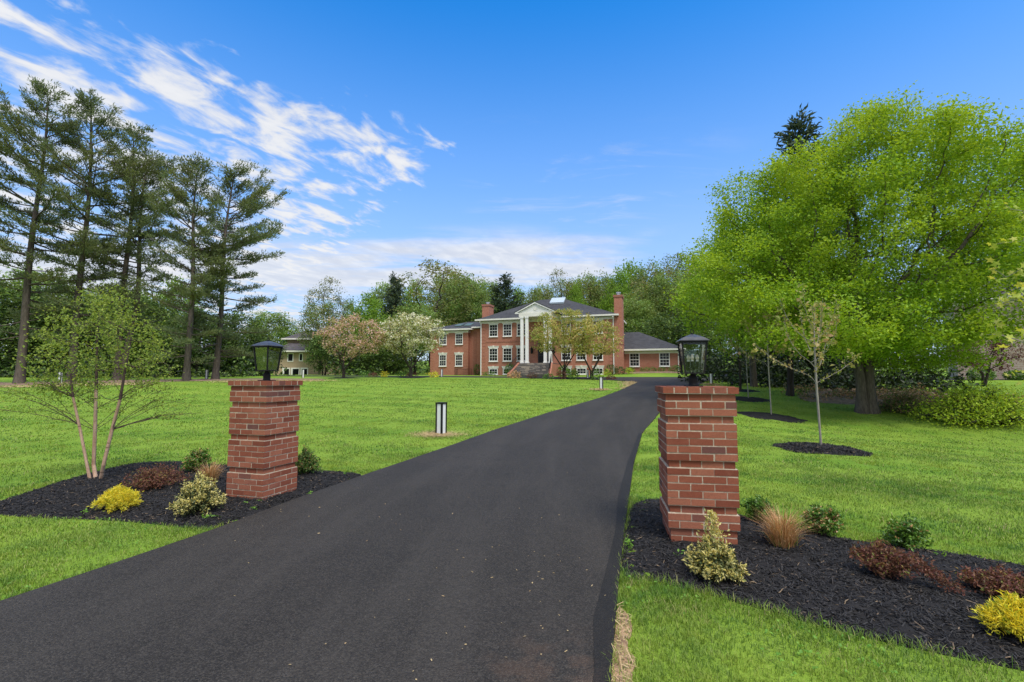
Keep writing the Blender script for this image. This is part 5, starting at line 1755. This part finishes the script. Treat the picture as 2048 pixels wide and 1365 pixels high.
# purple leaved tree before the stone house
p = place(1962, 34)
make_tree('purple_leaf_tree', 'low purple leaved tree before the stone house', 'tree', p, 91, [chain([(0, 0, -.1), (.05, 0, .8)]), chain([(.1, 0, -.1), (.4, 0, .8)])],
          [((.1, 0, 2.5), (2.5, 2.0, 1.6), 190, .5, .8)], .3, 3, .36, .008, .09, [(LM['purple'], 28, (.22, .22, .13), .13, dict(thr=3, aspect=.5))], M['barkdark'])
for px, D, w, h, lab in ((1960, 41, .9, 1.0, 'round green shrub at the foot of the stone house'), (2030, 41.5, .8, .8, 'smaller green shrub at the foot of the stone house, right of the first')):
    p = place(px, D); r = np.random.default_rng(int(px))
    V, Fq = leaves(p + ellipsoid_pts((0, 0, h * .5), (w, w, h * .55), 900, r, .9), .16, .6, .6, .15, r)
    tag(mesh_obj('shrub', V, [Fq], LM['box']), lab, 'shrub')


# ------------------------------------------------------------------ shrubs and perennials
def shrub(name, p, label, seed, w, h, n_st, sets, group=None, cat='shrub', flat=.0, stem=M['twig'], up=.2, clump=.05, round_=.6):
    """stems fan out from the foot, leaf clumps sit at and along their ends"""
    r = np.random.default_rng(seed)
    root = empty(name, p, 0, label, cat, group)
    N, Pn, rad = [], [], []
    ends, dirs = [], []
    for i in range(n_st):
        az = r.uniform(0, 2 * PI); q = r.uniform(0, 1) ** .6
        tip = np.array([math.cos(az) * w * .5 * q, math.sin(az) * w * .5 * q, h * ((1 - q ** 2 * (1 - flat)) * r.uniform(.55, 1.0) * round_ + (1 - round_) * r.uniform(.3, 1))])
        tip[2] = max(tip[2], h * .10)
        prev = len(N); N.append(np.array([r.normal(0, w * .04), r.normal(0, w * .04), -.02])); Pn.append(-1); rad.append(.004 + .006 * w)
        m = 5
        a = N[prev]
        for k in range(1, m + 1):
            t = k / m
            c = a * (1 - t) + tip * t; c = c + np.array([0, 0, up * h * math.sin(PI * t) * .5]) + r.normal(0, .012 * w, 3)
            N.append(c); Pn.append(prev); rad.append((.0035 + .005 * w) * (1 - .75 * t)); prev = len(N) - 1
            if t > .35: ends.append((c, t)); dirs.append(unit(tip - a + np.array([0, 0, .02])))
    N = np.array(N)
    V, Fq = tubes(N, np.array(Pn), np.array(rad), 5)
    mesh_obj('stems', V, [Fq], stem, root)
    E = np.array([e for e, _ in ends]); Tt = np.array([t for _, t in ends]); Dd = np.array(dirs)
    Vs, Fs, mi, mats, b = [], [], [], [], 0
    for j, (mat, per, size, t0, t1, kw) in enumerate(sets):
        kw = dict(kw); sp_ = kw.pop('spread', clump)
        ids = np.nonzero((Tt >= t0) & (Tt <= t1))[0]; ids = np.repeat(ids, r.poisson(per, len(ids)))
        P = E[ids] + r.normal(0, sp_ * w, (len(ids), 3)); P[:, 2] = np.maximum(P[:, 2], .01)
        v, f = leaves(P, size, r=r, out=Dd[ids], **kw)
        Vs.append(v); Fs.append(f + b); b += len(v); mi += [j] * len(f); mats.append(mat)
    mesh_obj('foliage', np.concatenate(Vs), [np.concatenate(Fs)], mats, root, mi=mi)
    return root


def on_bed(px, py): p = ground(px, py); p[2] += .022; return p


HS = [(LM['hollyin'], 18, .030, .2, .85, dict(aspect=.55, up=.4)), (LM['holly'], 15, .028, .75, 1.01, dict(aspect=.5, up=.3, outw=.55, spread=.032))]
gh = 'variegated hollies by the pillars'
shrub('holly_shrub', on_bed(396, 1030), 'cream variegated holly left of the birch side pillar', 101, .52, .46, 75, HS, gh, round_=.75)
r_h = shrub('holly_shrub', on_bed(1428, 1158), 'cream variegated holly with a pointed top, in front of the pillar', 102, .42, .32, 60, HS, gh, round_=.75)
# its pointed leader
rr = np.random.default_rng(5)
t = rr.uniform(0, 1, 420)
P = np.stack([rr.normal(0, .05, 420) * (1.25 - t), rr.normal(0, .05, 420) * (1.25 - t), .18 + t * .30], 1)
V, Fq = leaves(P, .028, .5, .3, .15, rr, unit(P * np.array([1, 1, .5])), .5)
mesh_obj('foliage', V, [Fq], LM['holly'], r_h)

GS = [(LM['gold'], 34, .036, .3, 1.01, dict(aspect=.16, up=.4, outw=.45, spread=.05, droop=.1)), (LM['weed'], 8, .036, .0, .6, dict(aspect=.16, up=.3, outw=.4, spread=.05))]
gg = 'golden thread cypress shrubs in the mulch'
shrub('golden_shrub', on_bed(236, 1022), 'low golden yellow thread leaf shrub below the birch', 103, .40, .24, 95, GS, gg, up=.5)
shrub('golden_shrub', on_bed(2034, 1282), 'golden yellow thread leaf shrub at the end of the barberry bed', 104, .30, .22, 80, GS, gg, up=.5)

BS = [(LM['barberry'], 12, .026, .3, 1.01, dict(aspect=.5, up=.5, spread=.035)), (LM['barberrygreen'], 3, .026, .7, 1.01, dict(aspect=.5, up=.5, spread=.03))]
gb = 'dark red barberry shrubs in the mulch'
shrub('barberry_shrub', on_bed(312, 980), 'dark red barberry between birch and pillar', 105, .74, .36, 80, BS, gb)
b1 = shrub('barberry_shrub', on_bed(1772, 1162), 'dark red barberry sprawling in the middle of the bed', 106, .44, .28, 75, BS, gb, flat=.3)
b1.scale = (1.0, .75, 1.0); b1.rotation_euler = (0, 0, R(-48))
# a trailing arm
b1b = np.random.default_rng(9); t = b1b.uniform(0, 1, 700)
P = np.stack([.10 + .30 * t + b1b.normal(0, .04, 700), b1b.normal(0, .045, 700) - .04 * t, .16 * (1 - t) + .03 + np.abs(b1b.normal(0, .03, 700))], 1)
V, Fq = leaves(P, .026, .5, .5, .15, b1b); mesh_obj('foliage', V, [Fq], LM['barberry'], b1)
shrub('barberry_shrub', on_bed(2000, 1198), 'dark red low barberry toward the end of the bed, above the golden shrub', 107, .42, .20, 65, BS, gb, flat=.4)

SS = [(LM['box'], 13, .034, .3, 1.01, dict(aspect=.55, up=.6, spread=.045)), (LM['pinktip'], 4, .030, .8, 1.01, dict(aspect=.6, up=.6, spread=.03))]
SG = [(LM['box'], 14, .036, .3, 1.01, dict(aspect=.55, up=.6, spread=.045))]
gs = 'small green shrubs along the back of the mulch beds'
shrub('small_shrub', on_bed(1518, 1046), 'small plain green shrub right of the pillar', 108, .34, .30, 45, SG, gs)
shrub('small_shrub', on_bed(1647, 1072), 'small green shrub with pinkish tips beside the tawny grass', 109, .37, .32, 50, SS, gs)
shrub('small_shrub', on_bed(1816, 1098), 'small green shrub with sparse tips above the sprawling barberry', 110, .36, .29, 45, [SS[0], (LM['pinktip'], 1.2, .03, .85, 1.01, dict(aspect=.6, spread=.03))], gs)
shrub('small_shrub', on_bed(396, 948), 'green shrub with pink new leaves left of the birch side pillar', 111, .44, .46, 50, SS, gs)
shrub('small_shrub', on_bed(612, 953), 'dark leafed shrub peeping out right behind the birch side pillar', 112, .44, .46, 60, [(LM['dark'], 9, .034, .3, 1.01, dict(aspect=.55, spread=.045)), (LM['pinktip'], 4, .028, .7, 1.01, dict(aspect=.5, spread=.03)), (LM['box'], 4, .034, .3, 1.01, dict(aspect=.55, spread=.045))], gs)


def grass_clump(p, label, seed, h, n, dead=.8):
    r = np.random.default_rng(seed)
    root = empty('ornamental_grass', p, 0, label, 'ornamental grass', 'tawny ornamental grasses by the pillars')
    for nm, mat, k, hh, ln in (('dry_blades', LM['tawny'], int(n * dead), h, .42), ('green_blades', LM['greenblade'], int(n * (1 - dead)), h * .62, .25)):
        P = np.stack([r.normal(0, .035, k), r.normal(0, .035, k), np.full(k, -.01)], 1)
        az = np.arctan2(P[:, 1], P[:, 0]) + r.normal(0, .5, k)
        V, f1, f2 = blades(P, hh, .0055, r, ln, dirs=az, curl=.75)
        mesh_obj(nm, V, [f1, f2], mat, root)


grass_clump(on_bed(1566, 1100), 'tawny arching ornamental grass right of the pillar', 121, .36, 620)
grass_clump(on_bed(419, 968), 'tawny ornamental grass behind the holly by the birch side pillar', 122, .32, 420)

# big lime green bush at the right
p = ground(1965, 858)
LS = [(LM['lime'], 16, .095, .35, 1.01, dict(aspect=.6, up=.8, spread=.05)), (LM['dark'], 5, .09, .0, .6, dict(aspect=.6, spread=.05))]
shrub('lime_bush', (p[0] + .9, p[1] + .9, p[2]), 'wide lime green bush at the foot of the shaded slope', 131, 3.7 * p[1] / 15.0, 1.4 * p[1] / 15.0, 190, LS, None, 'bush', stem=M['barkdark'], round_=.8)
p = ground(1850, 838)
shrub('brush_bush', (p[0] + .3, p[1] + 1.4, p[2]), 'brown twiggy bush between maple trunk and lime bush', 132, 2.4, 1.2, 130,
      [(LM['brush'], 7, .08, .3, 1.01, dict(aspect=.5, spread=.05)), (LM['box'], 5, .09, .3, .9, dict(aspect=.55, spread=.05))], None, 'bush', stem=M['barkdark'])

# plants before the house
r = np.random.default_rng(15)
fp = [  # u, p, w, h, kind, label
    (4.4, 1.4, 1.3, 1.5, 'box', 'taller green shrub left of the front stairs'),
    (10.9, 1.6, 1.5, 1.2, 'box', 'green shrub right of the front stairs'),
    (11.9, 1.4, 1.1, .8, 'box', 'second low green shrub right of the front stairs'),
    (-1.9, -3.5, 1.0, 1.5, 'box', 'green shrub in the corner beside the basement railing'),
    (1.6, 1.2, 1.6, .45, 'box', 'flat green shrub below the first basement window'),
    (14.4, 1.0, 1.0, .7, 'box', 'green shrub below the last basement window'),
    (16.2, 1.4, 1.4, 1.2, 'dark', 'dark evergreen at the foot of the downspout'),
    (17.2, 1.2, 1.2, .9, 'dark', 'dark low evergreen at the foot of the right chimney'),
    (15.9, 2.1, .9, .6, 'lime', 'yellow green mound before the dark evergreens'),
    (18.2, 1.2, .9, .7, 'lime', 'yellow green mound right of the chimney'),
    (18.2, -.9, 1.1, .7, 'box', 'hedge shrub left below the first wing window'),
    (19.7, -.8, 1.0, .6, 'box', 'hedge shrub between the wing windows, left one'),
    (20.6, -.8, 1.0, .65, 'box', 'hedge shrub between the wing windows, right one'),
    (21.6, -.8, .9, .55, 'box', 'hedge shrub below the second wing window'),
    (23.0, -.9, 1.5, .75, 'box', 'clipped hedge shrub at the wing downspout'),
    (-5.9, 12.0, .9, .55, 'gold', 'yellow shrub before the left wing, beside the bollard'),
    (.2, 12.8, 1.0, .6, 'gold', 'yellow mound before the first basement window'),
    (8.6, 12.6, 1.3, .7, 'tawny', 'tan tufted plant before the front stairs'),
    (10.3, 12.4, 1.0, .55, 'barb', 'reddish plant right of the tan tuft'),
    (-8.4, 12.0, 1.2, .6, 'box', 'green plant at the end of the row before the left wing'),
    (-7.2, 12.2, 1.0, .45, 'barb', 'reddish low plant before the left wing'),
    (-3.6, 12.4, 1.0, .5, 'box', 'green plant right of the yellow shrub by the left wing'),
    (-2.3, 12.6, 1.2, .55, 'barb', 'reddish plant before the basement railing'),
    (13.3, 13.0, .9, .8, 'barb', 'reddish green plant between the yellowing dogwoods'),
    (14.3, 13.0, 1.0, .8, 'box', 'green plant between the yellowing dogwoods'),
    (16.4, 13.2, 1.1, .5, 'box', 'green low plant right of the smaller yellowing dogwood'),
    (17.6, 12.8, .9, .35, 'barb', 'last reddish plant before the driveway'),
    (12.0, 13.0, 1.0, .45, 'box', 'green low plant at the trunk of the dogwood before the portico'),
]
mk = dict(box=LM['box'], dark=LM['dark'], lime=LM['lime'], gold=LM['gold'], tawny=LM['tawny'], barb=LM['barberry'])
for i, (u, pp, w, h, kind, lab) in enumerate(fp):
    x, y = hw(u, pp); base = np.array([x, y, float(tz(x, y)) + .03])
    n = int(260 * w * max(h, .5))
    P = ellipsoid_pts((0, 0, h * .42), (w * .5, w * .5, h * .55), n, r, .8); P[:, 2] = np.maximum(P[:, 2], 0)
    P += r.normal(0, .04, P.shape)
    V, Fq = leaves(P, .15, .55, .5, .15, r)
    o = mesh_obj('foundation_shrub', V, [Fq], mk[kind]); o.location = tuple(base)
    tag(o, lab, 'shrub', 'shrubs and plants before the brick house')
for px, D in ((1090 - 240, 49), (770, 52), (800, 51), (905 - 20, 53)):
    pass

# small weeds in the mulch
for i, (px, py) in enumerate([(492, 1012), (520, 1008), (505, 1024), (622, 992), (430, 1040), (410, 1042), (690, 952), (706, 946), (170, 1030), (1357, 1118), (1262, 1100), (1255, 1092), (1880, 1118)]):
    p = on_bed(px, py); r = np.random.default_rng(300 + i)
    V, Fq = leaves(r.normal(0, .02, (14, 3)) * np.array([1, 1, .4]) + np.array([0, 0, .015]), .032, .6, 1.2, .1, r)
    o = mesh_obj('weed', V, [Fq], LM['weed']); o.location = tuple(map(float, p))
    tag(o, 'tiny light green weed sprouting in the black mulch', 'weed', 'tiny weeds in the mulch')


# ------------------------------------------------------------------ mulch chips, straw, debris
def scatter(poly, n, r, inset=.0):
    lo, hi = poly.min(0), poly.max(0)
    out = []
    tot = 0
    while tot < n:
        P = r.uniform(lo, hi, (n * 2, 2)); P = P[in_poly(P, poly)]
        out.append(P); tot += len(P)
    return np.concatenate(out)[:n]


def poly_area(p): return abs(np.sum(p[:, 0] * np.roll(p[:, 1], -1) - p[:, 1] * np.roll(p[:, 0], -1))) / 2


def chips(P3, r, L=(.02, .055), W=(.004, .010), tilt=.35):
    n = len(P3)
    az = r.uniform(0, PI, n); el = r.normal(0, tilt, n)
    d = np.stack([np.cos(az) * np.cos(el), np.sin(az) * np.cos(el), np.sin(el)], 1)
    s = unit(np.cross(d, np.array([0, 0, 1.]) + r.normal(0, .5, (n, 3)))); u = np.cross(s, d)
    l, w = r.uniform(*L, (n, 1)) / 2, r.uniform(*W, (n, 1)) / 2
    h = w * .6
    V = np.stack([P3 - d * l - s * w * .5, P3 - d * l * .6 + s * w, P3 + d * l + s * w * .3, P3 + d * l * .7 - s * w, P3 + u * h], 1).reshape(-1, 3)
    b = np.arange(n)[:, None] * 5
    F = np.concatenate([b + [[0, 1, 4]], b + [[1, 2, 4]], b + [[2, 3, 4]], b + [[3, 0, 4]]])
    return V, F


r = np.random.default_rng(200)
Vs, Fs, b = [], [], 0
for poly, dens in [(bed_l, 2300), (bed_r, 2600)] + [(q, 1300) for q in RINGS if q[:, 1].mean() < 18]:
    n = int(poly_area(poly) * dens)
    P = scatter(poly, n, r)
    d = poly_dist(P, poly); wd = .4 if dens > 2000 else .45
    t = np.clip(d / wd, 0, 1); t = t * t * (3 - 2 * t)
    z = tz(P[:, 0], P[:, 1]) + 0.004 + (.03 if dens > 2000 else .09) * t + r.uniform(.0, .016, n)
    far = P[:, 1].mean() > 9
    V, Fq = chips(np.column_stack([P, z]), r, (.025, .07) if not far else (.05, .11), (.005, .012) if not far else (.010, .022))
    Vs.append(V); Fs.append(Fq + b); b += len(V)
o = mesh_obj('mulch_chips', np.concatenate(Vs), [np.concatenate(Fs)], M['chip'])
tag(o, 'shredded black bark mulch covering the beds', 'mulch', kind='stuff')

# straw at the bollards and along the asphalt
SP = []
for (x, y, s) in STRAW:
    n = int(8200 * s) if y < 20 else 600
    a = r.uniform(0, 2 * PI, n); q = np.abs(r.normal(0, .5, n)) * s
    SP.append(np.stack([x - .15 * s + q * np.cos(a) * 1.25, y - .05 + q * np.sin(a), np.zeros(n)], 1))
for a_, b_, n, w in (((8.6, 33.0), (9.6, 38.0), 1500, .5), ((7.4, 30.5), (8.8, 34.0), 700, .35), ((-20.5, 33.6), (-14.0, 36.5), 900, .5), ((-34, 30.2), (-24, 31.8), 1200, .4), ((12.0, 29), (14, 33.5), 300, .4)):
    t = r.uniform(0, 1, n); a_, b_ = np.array(a_), np.array(b_); q = a_ + (b_ - a_) * t[:, None] + r.normal(0, w, (n, 2))
    SP.append(np.column_stack([q, np.zeros(n)]))
ss = smooth_poly(soil, 1)
q = scatter(ss, 130, r); SP.append(np.column_stack([q, np.full(len(q), .012)]))
SP = np.concatenate(SP)
keep = ~in_poly(SP[:, :2], drive)
SP = SP[keep]
SP[:, 2] += tz(SP[:, 0], SP[:, 1]) + np.where(SP[:, 1] < 6, .008, .045) + r.uniform(0, .022, len(SP))
far = SP[:, 1] > 18
V1, F1 = chips(SP[~far], r, (.02, .10), (.003, .007), .3)
V2, F2 = chips(SP[far], r, (.12, .28), (.02, .035), .3)
o = mesh_obj('straw', np.concatenate([V1, V2]), [np.concatenate([F1, F2 + len(V1)])], M['straw'])
tag(o, 'pale straw scattered at bollards and along the asphalt edges', 'straw', kind='stuff')

# specks on the asphalt
q = scatter(drive, 300, r); q = q[(q[:, 1] < 8)]
k = int(45)
q2 = np.stack([r.normal(.15, .35, k), r.uniform(2.0, 4.3, k)], 1); q2 = q2[in_poly(q2, drive)]
q3 = np.stack([r.uniform(-2.8, .6, 45), r.uniform(2.4, 6.0, 45)], 1); q3 = q3[in_poly(q3, drive)]
q = np.concatenate([q, q2, q3])
V, Fq = chips(np.column_stack([q, tz(q[:, 0], q[:, 1]) + .039]), r, (.006, .026), (.004, .010), .15)
tag(mesh_obj('debris', V, [Fq], M['straw']), 'tiny pale leaf and stone specks lying on the asphalt', 'debris', kind='stuff')


# ------------------------------------------------------------------ grass
THIN = [soil]
for (x_, y_, s_) in STRAW:
    if y_ < 20:
        th_ = np.linspace(0, 2 * PI, 20, endpoint=False)
        THIN.append(np.stack([x_ - .1 + .52 * np.cos(th_), y_ - .05 + .36 * np.sin(th_)], 1)); EXCL.append(THIN[-1])


def grass():
    r = np.random.default_rng(400)
    Vs, F4, F3, b = [], [], [], 0
    half = R(62)
    for r0, r1, dens, wid, h in ((1.3, 4.2, 9000, .0042, .066), (4.2, 6.5, 5600, .0052, .062), (6.5, 10, 2800, .0075, .058), (10, 16, 850, .012, .056), (16, 27, 260, .022, .056), (27, 45, 70, .042, .060)):
        area = half * (r1 ** 2 - r0 ** 2)
        n = int(area * dens)
        rho = np.sqrt(r.uniform(r0 ** 2, r1 ** 2, n)); th = r.uniform(-half, half, n)
        P = np.stack([rho * np.sin(th), rho * np.cos(th)], 1)
        # uneven growth
        f = np.sin(P[:, 0] * 3.1 + 1.3 * np.sin(P[:, 1] * 2.3)) * np.sin(P[:, 1] * 2.7 + 1.7 * np.sin(P[:, 0] * 1.9)) + .6 * np.sin(P[:, 0] * 9.0 + 2 * np.sin(P[:, 1] * 7)) * np.sin(P[:, 1] * 8.1)
        keep = r.uniform(0, 1, n) < np.clip(.75 + .3 * f, .3, 1)
        for poly in EXCL:
            lo, hi = poly.min(0) - .1, poly.max(0) + .1
            near = keep & (P[:, 0] > lo[0]) & (P[:, 0] < hi[0]) & (P[:, 1] > lo[1]) & (P[:, 1] < hi[1])
            idx = np.nonzero(near)[0]
            if len(idx) == 0: continue
            ins = in_poly(P[idx], poly)
            if r0 < 6.5 and poly is not drive:      # ragged edge
                jit = r.normal(0, .025, (len(idx), 2)); ins = in_poly(P[idx] + jit, poly)
            if any(poly is q for q in THIN): ins &= r.uniform(0, 1, len(idx)) < .62
            keep[idx[ins]] = False
        P = P[keep]; f = f[keep]
        P3 = np.column_stack([P, tz(P[:, 0], P[:, 1]) - .004])
        hh = .82 * h * (1 + .14 * f) * r.uniform(.7, 1.15, len(P))
        # taller uncut tufts right at the bed and asphalt edges near the camera
        if r0 < 6:
            e = np.minimum(poly_dist(P, bed_r), poly_dist(P, drive))
            hh = hh * (1 + .45 * np.exp(-(e / .07) ** 2))
        V, a, c = blades(P3, hh, wid, r, .55, curl=.6)
        Vs.append(V); F4.append(a + b); F3.append(c + b); b += len(V)
    o = mesh_obj('grass', np.concatenate(Vs), [np.concatenate(F4), np.concatenate(F3)], M['blade'])
    tag(o, 'short mown grass blades over the whole lawn', 'grass', kind='stuff')
    # clover in the near lawn
    P = np.concatenate([np.stack([r.uniform(.6, 4.2, 900), r.uniform(2.2, 4.2, 900)], 1), np.stack([r.uniform(-6, -2.5, 700), r.uniform(3.3, 6.0, 700)], 1)])
    for poly in EXCL[:4]: P = P[~in_poly(P, poly)]
    g = np.sin(P[:, 0] * 4 + 1) * np.sin(P[:, 1] * 5)
    P = P[g > .1]
    P3 = np.column_stack([P, tz(P[:, 0], P[:, 1]) + r.uniform(.015, .05, len(P))])
    V, Fq = leaves(np.repeat(P3, 3, 0) + r.normal(0, .006, (len(P3) * 3, 3)), .020, .85, 2.2, .05, r)
    tag(mesh_obj('clover', V, [Fq], LM['weed']), 'clover and small broad leaved weeds in the near lawn', 'clover', kind='stuff')


grass()
